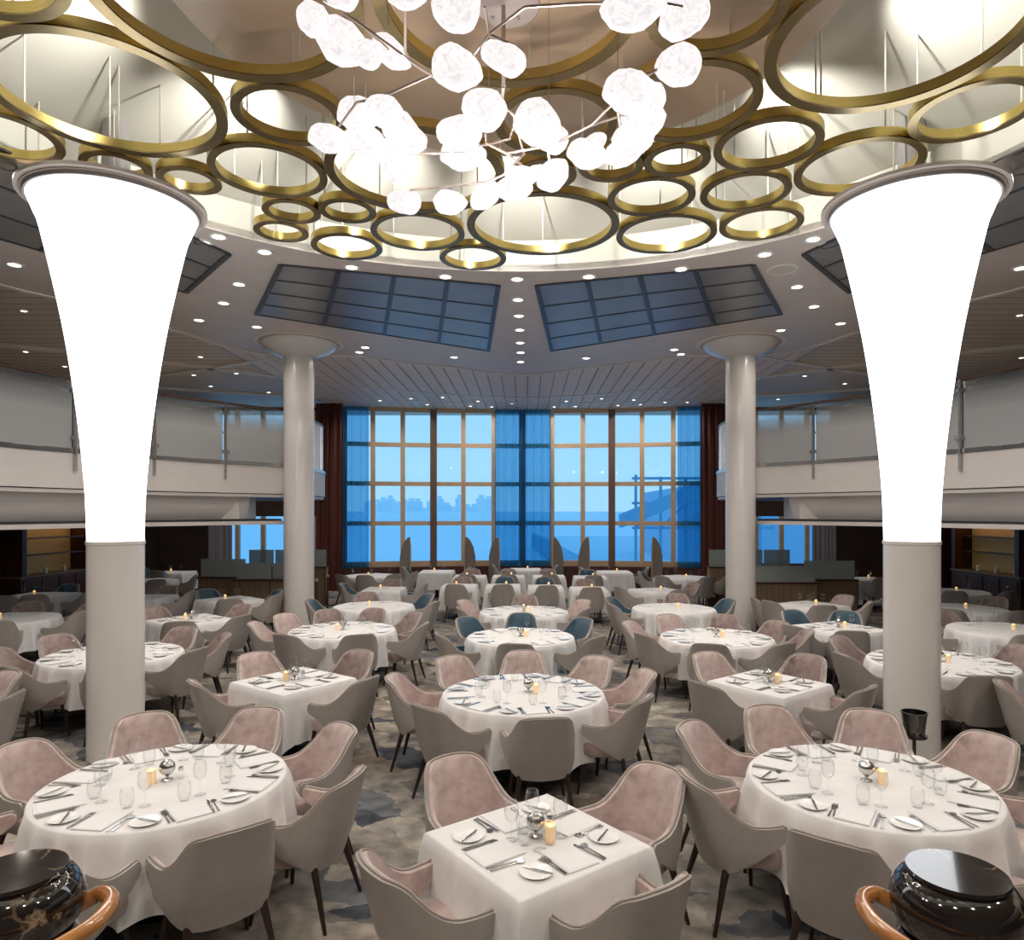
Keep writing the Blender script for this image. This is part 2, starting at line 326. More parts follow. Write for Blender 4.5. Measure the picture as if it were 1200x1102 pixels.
obj('soffit_edge', MB().band([(outer_pt(a)) for a in angs], [tuple(DC[i]+(outer_pt(a)[i]-DC[i])*1.012 for i in (0,1)) for a in angs], ZC-.02, ZC+.10), 'rib', ceil)
pw = .335
obj('plank_backing', MB().box(-6.3, 6.3, 13.2, 23.2, ZC+.046, ZC+.056), 'collar', ceil)
plank_me = MB().box(-pw/2+.014, pw/2-.014, 0, 8.9, 0, .025).mesh('plank', M['plank'])
for k in range(-18, 19): link('plank', plank_me, ceil, (k*pw, 14.3, ZC+.015))
def rib(pts, wd=.20):
    return obj('rib', MB().sweep(pts, [(-wd/2, ZC+.002), (wd/2, ZC+.002), (wd/2, ZC+.06), (-wd/2, ZC+.06)]), 'rib', ceil)
for s in (-1, 1):
    rib([(s*12.5, 13.4), (s*9.7, 14.9), (s*7.4, 16.6), (s*4.2, 19.2), (s*1.6, 20.5), (0, 20.8)])
    rib([(s*4.9, 15.1), (s*7.4, 16.6), (s*11, 18.4)], .16)
    rib([(s*9.2, 9.6), (s*7.6, 10.3), (s*6.9, 11.2)], .2)
    rib([(s*12.5, 11.6), (s*10, 11.0), (s*7.7, 10.3)], .16)
    rib([(s*12.5, 18.2), (s*8.5, 20.0), (s*4.5, 21.4), (0, 22.0)], .14)
# dome: upright band, cream vault, tan canopy in the middle
prof = [(1.00, 0.0), (1.00, .42), (.985, .435)]+[(.985-.53*t, .435+.62*math.sin(t*PI/2)) for t in [i/12 for i in range(1, 13)]]
vs = []; fs = []
for k_, z in prof:
    for a in angs: x, y = dome_pt(a, k_); vs.append((x, y, ZC+.02+z))
for i in range(len(prof)-1):
    for k in range(SEG): fs.append((i*SEG+k, i*SEG+(k+1) % SEG, (i+1)*SEG+(k+1) % SEG, (i+1)*SEG+k))
fs.append(tuple(range((len(prof)-1)*SEG, len(prof)*SEG)))
dome = struct(obj('ceiling_dome', MB().add(vs, fs), 'dome', None, 30), 'cream lit vault above the gold rings')
obj('canopy', MB().lathe([(0, 0), (2.44, 0), (2.52, .02), (2.52, .10), (2.44, .12), (0, .12)], 96, (DC[0], DC[1], 6.29)), 'tan', dome, 30)
# outer roof
struct(obj('roof', MB().box(-13.2, 13.2, -7.2, 24.8, 7.3, 7.4), 'soffit'), 'roof slab above the dome')
# walls
def wallbox(name, x0, x1, y0, y1, z0, z1, m, label, parent=None):
    o = obj(name, MB().box(x0, x1, y0, y1, z0, z1), m, parent)
    if parent is None: struct(o, label)
    return o
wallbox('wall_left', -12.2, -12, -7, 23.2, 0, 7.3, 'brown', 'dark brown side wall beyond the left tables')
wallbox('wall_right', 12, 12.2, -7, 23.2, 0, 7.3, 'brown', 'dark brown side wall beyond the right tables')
wallbox('wall_rear', -12, 12, -7.2, -7, 0, 7.3, 'rearwall', 'wall behind the viewer')
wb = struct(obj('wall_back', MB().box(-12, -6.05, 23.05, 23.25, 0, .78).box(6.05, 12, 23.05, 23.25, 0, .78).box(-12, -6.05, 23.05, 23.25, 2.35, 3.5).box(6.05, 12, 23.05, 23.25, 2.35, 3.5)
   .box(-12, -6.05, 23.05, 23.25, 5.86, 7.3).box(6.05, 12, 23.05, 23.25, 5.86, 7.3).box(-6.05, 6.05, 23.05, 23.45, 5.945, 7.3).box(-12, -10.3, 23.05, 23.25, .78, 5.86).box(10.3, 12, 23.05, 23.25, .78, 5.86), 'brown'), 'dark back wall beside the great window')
# ---- great window: bowed, 12 columns by 4 rows
colpx = [404, 437, 472, 508, 543, 578.5, 612, 647, 683, 717, 752.5, 789, 823]
ZR = [.78, 2.12, 3.42, 4.70, 5.88]
def bow(x): return 23.25-.0245*x*x          # bows outwards in the middle
cxs = []
for px in colpx:
    x = (px-CX)*22.7/F+CAMX
    for _ in range(6): x = (px-CX)*bow(x)/F+CAMX
    cxs.append(x)
win = struct(empty('window_1', (0, 0, 0)), 'great bowed window of 48 panes onto the blue harbour')
for i, x in enumerate(cxs):
    dark = i in (3, 6, 9)
    wd = .11 if dark else .075
    obj('mullion', MB().box(-wd, wd, -.10, .12, ZR[0]-.08, ZR[-1]), 'darkframe' if dark else 'frame', win, None, (x, bow(x), 0), math.atan(-.049*x))
for i in range(12):
    a = Vector((cxs[i], bow(cxs[i]), 0)); c = Vector((cxs[i+1], bow(cxs[i+1]), 0)); d = c-a; ln = d.length; rz = math.atan2(d.y, d.x)
    for j, z in enumerate(ZR):
        h = .07 if 0 < j < 4 else .10
        obj('transom', MB().box(.05, ln-.05, -.07, .07, z-h, z+h), 'frame', win, None, a, rz)
    for j in range(4): obj('pane', MB().box(.06, ln-.06, -.006, .006, ZR[j]+.05, ZR[j+1]-.05), 'pane', win, None, a, rz)
path = [(x, bow(x)-.12) for x in [-6.1+12.2*i/24 for i in range(25)]]
struct(obj('wall_sill', MB().sweep(path, [(-.10, 0), (.2, 0), (.2, .70), (-.10, .70)]), 'mahog'), 'low mahogany wall under the great window')
def drape(x0, x1, yy, z0, z1, m, nw, amp, thick=0):
    mb = MB(); n = nw*8; vs = []; fs = []
    for i in range(n+1):
        t = i/n; x = x0+(x1-x0)*t
        y = (yy(x) if callable(yy) else yy)+amp*(.5+.5*math.sin(11*t+nw)**2)*math.sin(2*PI*nw*t+1.5*math.sin(9*t)+.7*math.sin(23*t))
        vs += [(x, y, z0), (x+.01*math.sin(9*t), y+.01*math.sin(13*t), (z0+z1)/2), (x, y, z1)]
    for i in range(n):
        for j in range(2): a = 3*i+j; fs.append((a, a+3, a+4, a+1))
    return mb.add(vs, fs)
for x0, x1, lb in ((cxs[0]-.05, cxs[1]-.08, 'sheer blue curtain at the left end of the great window'), (cxs[5]+.05, cxs[6], 'left sheer blue curtain of the pair in the window centre'),
                   (cxs[6]+.03, cxs[7]-.05, 'right sheer blue curtain of the pair in the window centre'), (cxs[11]+.08, cxs[12]+.05, 'sheer blue curtain at the right end of the great window')):
    tag(obj('sheer_curtain', drape(x0, x1, lambda x: bow(x)-.24, .70, ZR[-1], 'sheer', 13, .045), 'sheer', None, 180), lb, 'curtain')
for s, sd in ((-1, 'left'), (1, 'right')):
    tag(obj('red_drape', drape(s*5.64, s*6.5, 21.9, .0, ZC+.02, 'redcurtain', 5, .05), 'redcurtain', None, 180), f'dark red floor length drape {sd} of the great window', 'curtain')
    # side windows of the two decks
    for k, (z0, z1, nm) in enumerate(((.78, 2.35, 'lower'), (3.5, 5.86, 'upper'))):
        wn = struct(empty('window_%d' % ((2 if s < 0 else 4)+k), (0, 23.1, 0)), f'{sd} {nm} deck window row')
        xs = [6.05+i*.85 for i in range(6)]
        for i, x in enumerate(xs):
            obj('mullion', MB().box(s*x-.07, s*x+.07, -.06, .06, z0, z1), 'frame', wn)
            if i < 5: obj('pane', MB().box(min(s*x, s*(x+.85))+.07, max(s*x, s*(x+.85))-.07, -.006, .006, z0, z1), 'pane', wn)
    tag(obj('grey_curtain', drape(s*9.55, s*10.35, 22.9, .0, 2.5, 'greycurtain', 6, .05), 'greycurtain', None, 180), f'gathered grey voile curtain at the {sd} lower deck windows', 'curtain')
# ---- outside: harbour
struct(obj('harbour_water', MB().box(-3000, 3000, 40, 5000, -14.2, -14), 'water'), 'pale blue harbour water outside')
rs = random.Random(3); ORD = 'first second third fourth fifth sixth seventh eighth ninth tenth eleventh twelfth thirteenth fourteenth fifteenth sixteenth seventeenth eighteenth nineteenth twentieth'.split(); nt_ = 0
for i in range(26):
    px = 432+i*8.2+rs.uniform(-1, 1); d = 1500+(i % 4)*60
    if 575 < px < 640 or px > 690: continue
    h = rs.uniform(6, 34); x = at(px, 600, d)[0]; wd = rs.uniform(6, 12)
    t_ = MB().box(x-wd, x+wd, d, d+30, -14, h); t_.box(x-wd*.5, x+wd*.5, d+5, d+25, h, h*1.12+4)
    o = obj('tower_block', t_, 'hazecity'); tag(o, f'{ORD[nt_]} pale hazy tower from left on the far harbour shore', 'building', 'far shore towers'); nt_ += 1
tag(obj('shoreline', MB().box(-900, 600, 1440, 1470, -14, -5).box(-700, 300, 1450, 1470, -5, 3), 'hazecity'), 'low hazy far shore across the harbour', 'shore')
pr = empty('pier', (0, 0, -9)); tag(pr, 'long concrete pier running diagonally across the harbour at right', 'pier')
pa, pb = (2.4, 215), (23, 95)
obj('quay_wall', MB().sweep([(3, 330), (13.5, 120), (22, 62)], [(-.3, -5), (1.4, -5), (1.4, 1.2), (-.3, 1.2)]), 'pier', pr)
obj('deck', MB().prism([(4, 330), (14.5, 120), (23, 62), (80, 62), (80, 330)], -5, 0), 'pierdeck', pr)
tm = empty('terminal_building', (0, 0, -9)); tag(tm, 'blue steel terminal structure standing on the pier', 'building')
obj('hall', MB().box(34, 75, 150, 200, 0, 17), 'terminal2', tm)
for i in range(6): obj('column', MB().box(22+i*5, 22.5+i*5, 140, 140.5, 0, 19-.4*i), 'terminal', tm)
for z in (8, 13, 18): obj('beam', MB().box(21.5, 50, 139.8, 140.6, z, z+.5), 'terminal', tm)
obj('gangway', MB().add([(18, 130, 8.5), (18, 134, 8.5), (52, 134, 22), (52, 130, 22), (18, 130, 11), (18, 134, 11), (52, 134, 25), (52, 130, 25)], [(0,1,2,3),(4,5,6,7),(0,1,5,4),(1,2,6,5),(2,3,7,6),(3,0,4,7)]), 'terminal', tm)
for i in range(5): obj('brace', MB().bar((22+i*5, 140, 8), (27+i*5, 140, 13), .25), 'terminal', tm)

# ------------------------------------------------------------------ columns
def ceiling_ring_plate(parent, r):
    obj('ceiling_plate', MB().lathe([(.10, .0), (r*1.10, .0), (r*1.10, .012), (r*1.16, .016), (r*1.16, .05), (.10, .05)], 64, (0, 0, 5.635)), 'soffit', parent, 30)
for s, sd in ((-1, 'left'), (1, 'right')):
    c = empty('light_column', (s*4.09, 7.15, 0)); tag(c, f'front {sd} column with a glowing white flared top', 'column')
    obj('shaft', MB().lathe([(.262, 0), (.262, 2.16), (.27, 2.17), (.27, 2.20), (.25, 2.21)], 48), 'shaft_front', c, 30)
    obj('glowing_flare', MB().lathe([(p.x, p.y) for p in spline([(.257, 2.20), (.266, 2.55), (.29, 2.95), (.36, 3.64), (.47, 4.40), (.645, 5.26), (.705, 5.45), (.765, 5.60)], 5)], 64), 'glow', c, 60)
    obj('collar', MB().ring(.70, .785, 5.60, 5.635, 64), 'collar', c, 30); obj('core', MB().lathe([(.13, 5.5), (.13, 6.6)], 20), 'collar', c, 30)
    ceiling_ring_plate(c, .74)
    c = empty('rear_column', (s*4.46, 14.05, 0)); tag(c, f'rear {sd} white column with a saucer shaped capital', 'column')
    obj('shaft', MB().lathe([(.295, 0), (.295, 5.66), (.29, 5.68)], 48), 'shaft', c, 30)
    obj('capital', MB().lathe([(.29, 5.60), (.40, 5.64), (.58, 5.72), (.70, 5.80), (.76, 5.87), (.76, 5.89)], 64), 'shaft', c, 50)
    obj('ceiling_plate', MB().ring(.80, .88, ZC-.012, ZC+.02, 64), 'rib', c)

# ------------------------------------------------------------------ mirrored ceiling panels (bars and panes)
def lerp(a, b2, t): return a+(b2-a)*t
def mirror_panel(c00, c01, c11, c10, nu, nv, label):
    """corners on the ceiling plane, inner-left, inner-right, outer-right, outer-left"""
    p = struct(empty('ceiling_panel', (0, 0, ZC)), label); p.name = 'ceiling_panel'
    def P(u, v): return (lerp(lerp(c00[0], c01[0], u), lerp(c10[0], c11[0], u), v), lerp(lerp(c00[1], c01[1], u), lerp(c10[1], c11[1], u), v))
    for i in range(nu):
        for j in range(nv): obj('pane', MB().prism([P(i/nu, j/nv), P((i+1)/nu, j/nv), P((i+1)/nu, (j+1)/nv), P(i/nu, (j+1)/nv)], -.012, .004), 'mirror', p)
    for i in range(nu+1): a, c = P(i/nu, 0), P(i/nu, 1); obj('bar', MB().sweep([a, c], [(-.035, -.03), (.035, -.03), (.035, .0), (-.035, .0)]), 'bar', p)
    for j in range(nv+1): a, c = P(0, j/nv), P(1, j/nv); obj('bar', MB().sweep([a, c], [(-.02, -.022), (.02, -.022), (.02, .0), (-.02, .0)]), 'bar', p)
    return p
for s, sd in ((-1, 'left'), (1, 'right')):
    mirror_panel((s*3.24, 9.55), (s*.29, 10.42), (s*.67, 14.65), (s*4.50, 11.94), 4, 4, f'dark mirrored ceiling panel of sixteen panes {sd} of centre')
    mirror_panel((s*5.0, 5.9), (s*3.78, 9.14), (s*5.13, 10.74), (s*7.2, 7.3), 2, 3, f'dark mirrored ceiling panel behind the front {sd} column')

# ------------------------------------------------------------------ balconies
arc = [(2.2+9.65*math.cos(R(a)), 7.4+9.65*math.sin(R(a))) for a in [180-i*2.0 for i in range(23)]]
BP = [(-7.45, -6.9), (-7.45, 0), (-7.45, 4)]+arc
BP2 = [arc[-1], (-4.66, 14.8), (-4.68, 15.6), (-4.72, 16.4), (-4.85, 17.0), (-5.15, 17.5), (-5.7, 17.85), (-6.4, 18.0), (-12, 18.0)]
GLZ0, GLZ1 = 3.43, 4.50
def mir(path, s): return [(-s*x if s > 0 else x, y) for x, y in path] if s > 0 else list(path)
for s, sd in ((-1, 'left'), (1, 'right')):
    g = -s                       # offset sign: positive offsets lie outwards of the room centre
    full = mir(BP+BP2[1:], s); front = mir(BP, s); back = mir(BP2, s)
    def PR(pr): return [((o if s < 0 else -o), z) for o, z in pr]
    bal = struct(empty('balcony_'+sd, (0, 0, 0)), f'{sd} balcony with white fascia')
    poly = full+[(s*12, 18.0) if s else None, (s*12, -6.9)]
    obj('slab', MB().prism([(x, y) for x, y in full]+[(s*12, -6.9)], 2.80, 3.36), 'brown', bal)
    obj('deck_carpet', MB().prism([(x, y) for x, y in full]+[(s*12, -6.9)], 3.36, 3.40), 'carpet', bal)
    obj('fascia', MB().sweep(full, PR([(-.06, 2.86), (.05, 2.86), (.05, 3.42), (-.06, 3.42)])), 'fascia', bal)
    obj('ledge', MB().sweep(full, PR([(-.03, 2.79), (.30, 2.79), (.30, 2.845), (-.03, 2.845)])), 'fascia', bal)
    lower = front[:-2]
    cov = [(.16+.20*(1-math.cos(t*PI/2)), 2.79-.44*t) for t in [i/6 for i in range(7)]]
    obj('cove', MB().sweep(lower, PR([(.8, 2.79)]+cov+[(.8, 2.35)])), 'fascia', bal)
    obj('cove_end', MB().prism([(lower[-1][0]+s*.25, lower[-1][1]-.1), (lower[-1][0]+s*.2, lower[-1][1]+.6), (lower[-1][0]+s*.9, lower[-1][1]+1.2), (lower[-1][0]+s*1.2, lower[-1][1]-.3)], 2.36, 2.79), 'fascia', bal)
    allp = [(x, y) for x, y in full]
    obj('shadow_gap', MB().sweep(front, PR([(.18, 2.315), (.8, 2.315), (.8, 2.355), (.18, 2.355)])), 'darkline', bal)
    obj('bottom_trim', MB().sweep(front, PR([(.10, 2.245), (.8, 2.245), (.8, 2.315), (.10, 2.315)])), 'fascia', bal)
    # balustrade: posts, frosted panes, handrail
    bs = empty('balustrade', (0, 0, 0)); tag(bs, f'frosted glass balustrade with dark handrail along the {sd} balcony', 'railing')
    obj('handrail', MB().sweep(full, PR([(-.03, GLZ1+.03), (.04, GLZ1+.03), (.04, GLZ1+.075), (-.03, GLZ1+.075)])), 'railwood', bs)
    obj('bottom_rail', MB().sweep(full, PR([(-.075, 3.40), (-.055, 3.40), (-.055, 3.47), (-.075, 3.47)])), 'steel', bs)
    # walk the front path and drop a post each 1.36 m counted from the rear column
    rev = list(reversed(front)); acc = 0; posts = [(rev[0], 0)]; nxt = 1.36
    for a, c in zip(rev, rev[1:]):
        ln = math.hypot(c[0]-a[0], c[1]-a[1])
        while acc+ln >= nxt and a[1] > -5:
            t = (nxt-acc)/ln; posts.append(((lerp(a[0], c[0], t), lerp(a[1], c[1], t)), 1)); nxt += 1.36
        acc += ln
    for (x, y), _ in posts:
        if y < 3: continue
        x2 = x-s*.10
        po = obj('post', MB().box(x2-.018, x2+.018, y-.018, y+.018, 3.12, GLZ1+.04), 'steel', bs)
        [obj('clamp', MB().box(x2-.05, x2+.05, y-.05, y+.05, zc_, zc_+.06), 'steel', po) for zc_ in (3.60, 4.33)]
    pp = [p for p, _ in posts]
    for a, c in zip(pp, pp[1:]):
        if c[1] < 2: break
        d = Vector((c[0]-a[0], c[1]-a[1], 0)); ln = d.length
        obj('glass_panel', MB().box(.012, ln-.012, -.006, .006, GLZ0+.03, GLZ1), 'frost', bs, None, (a[0]-s*.05, a[1], 0), math.atan2(d.y, d.x))
    bk = back[:7]; n = 26
    lens = [0]
    for a, c in zip(bk, bk[1:]): lens.append(lens[-1]+math.hypot(c[0]-a[0], c[1]-a[1]))
    for i in range(1, n):
        q = lens[-1]*i/n
        for k in range(len(bk)-1):
            if lens[k] <= q <= lens[k+1]:
                t = (q-lens[k])/(lens[k+1]-lens[k]); x = lerp(bk[k][0], bk[k+1][0], t); y = lerp(bk[k][1], bk[k+1][1], t)
        obj('baluster', MB().bar((x, y, 3.42), (x, y, GLZ1+.04), .018, None, 6), 'steel', bs)

# ------------------------------------------------------------------ gold rings under the dome
RINGS = {  # x, y, outer radius
 'big gold ring by the front left column':(-3.36,5.80,.92), 'gold ring cut by the upper left picture corner':(-3.36,4.27,.59), 'big gold ring at upper left beside the chandelier':(-1.89,4.64,.91),
 'medium gold ring touching three large rings left of the chandelier':(-1.93,6.03,.47), 'gold ring left of the big ring behind the low chandelier shades':(-2.47,7.02,.57), 'big gold ring behind the low chandelier shades':(-.99,7.07,.90),
 'small bright gold ring tucked under the big ring left of centre':(-1.91,7.93,.32), 'upper of the two small gold rings at the left dome edge':(-2.55,7.94,.32), 'lower of the two small gold rings at the left dome edge':(-2.87,8.51,.32),
 'gold ring second lowest at left, on the dome edge':(-2.19,9.00,.45), 'medium gold ring left of the big lowest ring':(-1.20,8.54,.57), 'lowest gold ring, hanging at the middle of the dome edge':(-.59,9.40,.45),
 'big gold ring lowest at the centre':(.33,8.36,.91), 'gold ring with bright white centre right of the big lowest ring':(1.49,7.58,.47), 'gold ring below the bright one, right of the big lowest ring':(1.86,8.61,.61),
 'lowest gold ring at right, on the dome edge':(2.93,8.30,.48), 'bright gold ring second lowest at right':(2.48,7.47,.47), 'small gold ring under the right chandelier shades':(1.60,6.79,.32),
 'tilted looking bright gold ring left of the pale ring at right':(2.39,6.51,.49), 'gold ring half filled by the tan canopy right of the chandelier':(1.50,5.85,.59), 'gold ring beside the front right column top':(3.44,6.94,.60),
 'gold ring cut by the right picture edge':(3.96,5.97,.49), 'big gold ring at upper right corner':(2.83,5.06,.92), 'big gold ring around the chandelier plate':(.01,4.69,.92),
 'gold ring behind the middle chandelier shades':(.39,6.16,.54), 'small gold ring below the middle chandelier shades':(.32,7.08,.32), 'small gold ring right of the middle chandelier shades':(.97,6.90,.32),
 'gold ring at the top right of the chandelier':(1.43,4.76,.48), 'gold ring cut by the left picture edge':(-4.66,6.36,.48), 'left of two small gold rings above the left column':(-3.95,6.92,.32), 'right of two small gold rings above the left column':(-3.36,7.20,.31)}
for k, (lb, (x, y, r)) in enumerate(RINGS.items()):
    x, y, r = CAMX+(x-CAMX)*.9766, y*.9766, r*.9766           # the measured plane was 5.92 m, the rings hang at 5.84 m
    c = empty('ceiling_ring', (x, y, 5.84)); tag(c, lb, 'ceiling ring', 'gold rings hung under the dome')
    wd = .085 if r > .7 else .07
    obj('band', MB().ring(r-wd, r, .012, .095, 72), 'gold', c, 30)
    obj('lip', MB().ring(r-wd-.004, r+.002, 0, .014, 72), 'bronze', c, 30)
    for q in range(3 if r > .4 else 2):
        a = k*1.7+q*2*PI/(3 if r > .4 else 2); hx, hy = (r-wd/2)*math.cos(a), (r-wd/2)*math.sin(a)
        gx, gy = x+hx-DC[0], y+hy-DC[1]; rad = math.hypot(gx, gy)
        kk = math.hypot(gx/DA, gy/DB); t = min(1, max(0, (.985-kk)/.53)); top = .08+.435+.62*math.sin(t*PI/2)
        if rad < 2.5: top = .45
        if kk > .985: continue
        obj('hanger_rod', MB().bar((hx, hy, .09), (hx, hy, top), .008, None, 6), 'rod', c)

# cove lamps on top of the tan canopy, washing the vault
for k in range(14):
    a = 2*PI*(k+.5)/14
    l = bpy.data.lights.new('cove_lamp', 'SPOT'); l.energy = DOME_W; l.color = (1.0, .98, .93); l.spot_size = R(82); l.spot_blend = 1.0; l.shadow_soft_size = .05
    o = bpy.data.objects.new('cove_lamp', l); COL.objects.link(o); o.location = (DC[0]+2.75*math.cos(a), DC[1]+2.75*math.sin(a), 6.42)
    o.rotation_euler = Vector((math.cos(a), math.sin(a), .08)).to_track_quat('-Z', 'Y').to_euler()

# ------------------------------------------------------------------ chandelier
ch = empty('chandelier', (0, 4.8, 6.28)); tag(ch, 'branching chandelier of glowing pebble shaped glass shades under the dome', 'chandelier')
def chl(p): return (p[0], p[1]-4.8, p[2]-6.28)
def cd(py): return 4.35+max(py, 0)/240*1.35
def cp(px, py): return chl(at(px, py, cd(py)))
obj('canopy_plate', MB().lathe([(0, 0), (.215, 0), (.228, .01), (.228, .035), (.05, .04), (.05, .28), (0, .28)], 48, (.0, .03, -.27)), 'canopyplate', ch, 30)
for bx_, by_ in ((.07, .1), (-.11, .1), (-.02, -.12)): obj('bolt', MB().lathe([(0, -.05), (.014, -.05), (.014, -.034)], 10, (bx_, .03+by_, -.232)), 'steel', ch)
tp = (-.03, .03, -.265); st = cp(588, 122)
obj('stem', MB().bar(tp, (tp[0], tp[1], st[2]), .016, None, 8).bar((tp[0], tp[1], st[2]), st, .012), 'roddark', ch)
BR = [[(375, -4), (397, 10), (500, 85), (512, 92)], [(505, 88), (445, 115), (418, 120)], [(735, 2), (680, 4), (615, 8), (573, 40), (552, 68)], [(573, 40), (568, 8)], [(573, 40), (602, 53)],
      [(588, 122), (602, 135), (614, 181), (590, 205), (570, 214), (480, 223)], [(568, 150), (570, 168), (594, 180), (612, 194)], [(594, 180), (632, 173)], [(568, 170), (597, 163), (604, 140)],
      [(655, 166), (693, 147), (716, 124)], [(693, 147), (742, 131)], [(724, 130), (727, 150), (722, 164)], [(748, 95), (785, 72)], [(445, 115), (470, 130), (484, 160)], [(418, 120), (392, 155)], [(430, 35), (455, 58)], [(480, 180), (545, 180), (570, 168)],
      [(475, 5), (475, 60), (480, 70)], [(735, 2), (760, 0), (800, 8)], [(642, 175), (645, 200)], [(716, 124), (725, 116)]]
for b_ in BR: obj('branch', MB().tube([cp(*p) for p in b_], .0095, 6), 'roddark', ch)
for px, py0, py1 in ((455, -60, 30), (724, 40, 120), (643, 60, 128), (573, -40, 112), (415, 60, 122), (475, -50, 10)):
    q = cp(px, py1); obj('cable', MB().bar(q, (q[0], q[1], -.0 if abs(q[0]) < 2 else .3), .003, None, 5), 'steel', ch)
SH = [(368,24,40,36,50),(398,48,66,46,35),(430,64,44,30,32),(456,60,54,28,40),(402,-4,44,28,10),(475,-3,44,24,0),(538,10,58,54,0),(532,79,62,46,25),(594,70,56,32,25),(418,134,50,38,5),
 (452,132,46,36,25),(468,150,46,36,45),(484,163,42,26,38),(383,162,48,30,10),(429,165,48,32,10),(467,193,41,42,0),(543,155,54,36,0),(540,181,52,34,0),(570,130,54,46,25),(628,143,60,48,45),
 (648,163,44,32,20),(686,180,46,32,10),(697,167,34,18,-25),(646,207,42,32,-50),(614,206,38,20,10),(600,222,42,27,-5),(570,228,40,28,-45),(525,237,40,27,5),(477,237,40,27,5),(735,107,60,46,0),
 (763,120,36,44,20),(750,138,52,50,0),(746,160,50,36,-15),(730,178,48,30,-25),(798,77,54,46,-10),(738,10,78,46,-10),(805,15,64,48,-40)]
pebs = []
for v in range(4):
    bm = bmesh.new(); bmesh.ops.create_icosphere(bm, subdivisions=3, radius=1.0)
    for q in bm.verts:
        n = q.co.normalized(); k = 1+.16*noise.noise(n*1.6+Vector((v*7, 0, 0)))+.05*noise.noise(n*4+Vector((0, v*5, 0)))
        q.co = n*k; q.co.x *= 1+.12*n.x*(1 if v % 2 else -1)
    me = bpy.data.meshes.new('glass_shade'); bm.to_mesh(me); bm.free(); me.materials.append(M['bulbglass'])
    me.polygons.foreach_set('use_smooth', [True]*len(me.polygons)); pebs.append(me)
for i, (px, py, w_, h_, ro) in enumerate(SH):
    d = cd(py)+.12*math.sin(i*2.3); p = at(px, py, d); o = link('glass_shade', pebs[i % 4], ch, chl(p))
    o.scale = (w_*d/F/2*1.02, (w_+h_)*d/F/4*.75, h_*d/F/2*1.02); o.rotation_euler = (0, R(ro), 0)
for px, py in ((440, 100), (510, 110), (600, 105), (660, 110), (700, 155), (520, 205), (580, 195), (770, 95), (640, 185)):
    l = bpy.data.lights.new('bulb', 'POINT'); l.energy = CHAND_W; l.color = (1.0, .92, .86); l.shadow_soft_size = .03
    o = bpy.data.objects.new('bulb', l); COL.objects.link(o); q = cp(px, py); o.location = (q[0], q[1], q[2]-.42); o.parent = ch

# ------------------------------------------------------------------ recessed downlights
trim_me = MB().ring(.078, .112, -.012, .004, 24).mesh('trim', M['trim'], 30)
lens_me = MB().lathe([(0, -.004), (.078, -.004), (.078, .003)], 20).mesh('lens', M['lamp'])
trim_s = MB().ring(.05, .072, -.012, .004, 16).mesh('trim', M['trim'], 30); lens_s = MB().lathe([(0, -.004), (.05, -.004), (.05, .003)], 14).mesh('lens', M['lamp'])
def downlight(x, y, z, label, group, big=True, watt=None, size=150):
    c = empty('downlight', (x, y, z)); tag(c, label, 'downlight', group)
    link('trim', trim_me if big else trim_s, c); link('lens', lens_me if big else lens_s, c)
    if watt:
        l = bpy.data.lights.new('spot', 'SPOT'); l.energy = watt; l.color = SPOT_COL; l.spot_size = R(size); l.spot_blend = .7; l.shadow_soft_size = .07
        o = bpy.data.objects.new('spot', l); COL.objects.link(o); o.parent = c; o.location = (0, 0, -.03)
def on_ceiling(px, py): d = (ZC-EYE)*F/(HY-py); p = at(px, py, d); return p[0], p[1]
for k, (px, py) in enumerate(((606, 327), (607, 351), (608, 370), (609, 386.5), (609.5, 401.5), (610, 413), (610, 424))):
    downlight(*on_ceiling(px, py), ZC, f'recessed downlight, {("first","second","third","fourth","fifth","sixth","seventh")[k]} from the dome in the centre row', 'centre row of downlights', True, SPOT_W*(.8 if k == 0 else .28))
DL = [((412,313),'on the dome edge, third left of centre'),((522,324),'on the dome edge, just left of centre'),((690,324),'on the dome edge, just right of centre'),((798,315),'on the dome edge, third right of centre'),
 ((896,298),'on the dome edge near the front right column'),((310,295),'on the dome edge near the front left column'),((238,284),'in the pair by the left column, outer one'),((256,277),'in the pair by the left column, inner one'),
 ((953,280),'in the pair by the right column, inner one'),((970,287),'in the pair by the right column, outer one'),((280,333),'in the left diagonal row, first from the dome'),((262,355),'in the left diagonal row, second from the dome'),
 ((233,375),'in the left diagonal row, third from the dome'),((301,383),'above the left rear column'),((934,336),'in the right diagonal row, first from the dome'),((954,359),'in the right diagonal row, second from the dome'),
 ((985,379),'in the right diagonal row, third from the dome'),((915,387),'above the right rear column'),((532,418.5),'below the left mirrored panel near centre'),((687,419.6),'below the right mirrored panel near centre'),
 ((428,407),'in the far left pair below the mirror, upper one'),((421,412.6),'in the far left pair below the mirror, lower one'),((790,409.5),'in the far right pair below the mirror, upper one'),((798,415),'in the far right pair below the mirror, lower one'),
 ((7,193),'at the left picture edge above the column'),((1197,199),'at the right picture edge above the column'),((17,310),'at far left below the mirrored panel'),((1196,314),'at far right below the mirrored panel')]
for k, (p, lb) in enumerate(DL): downlight(*on_ceiling(*p), ZC, f'recessed downlight {lb}', 'downlights in the white ceiling ring', True, SPOT_W*(1.0 if p[1] < 330 else .55))
far = [(103,77),(170,78),(265,72),(315,90),(362,68),(447,95),(470,80),(512,97),(573,87),(638,88),(703,97),(740,80),(767,96),(848,72),(898,93),(946,76),(967,90),(1042,83),(1110,83)]
for k, (a, c) in enumerate(far): downlight(*on_ceiling(380+a/2.609, 440+c/2.609), ZC+.012, f'small downlight before the great window, {ORD[k]} from left', 'small downlights before the great window', False, SPOT_W*.5)
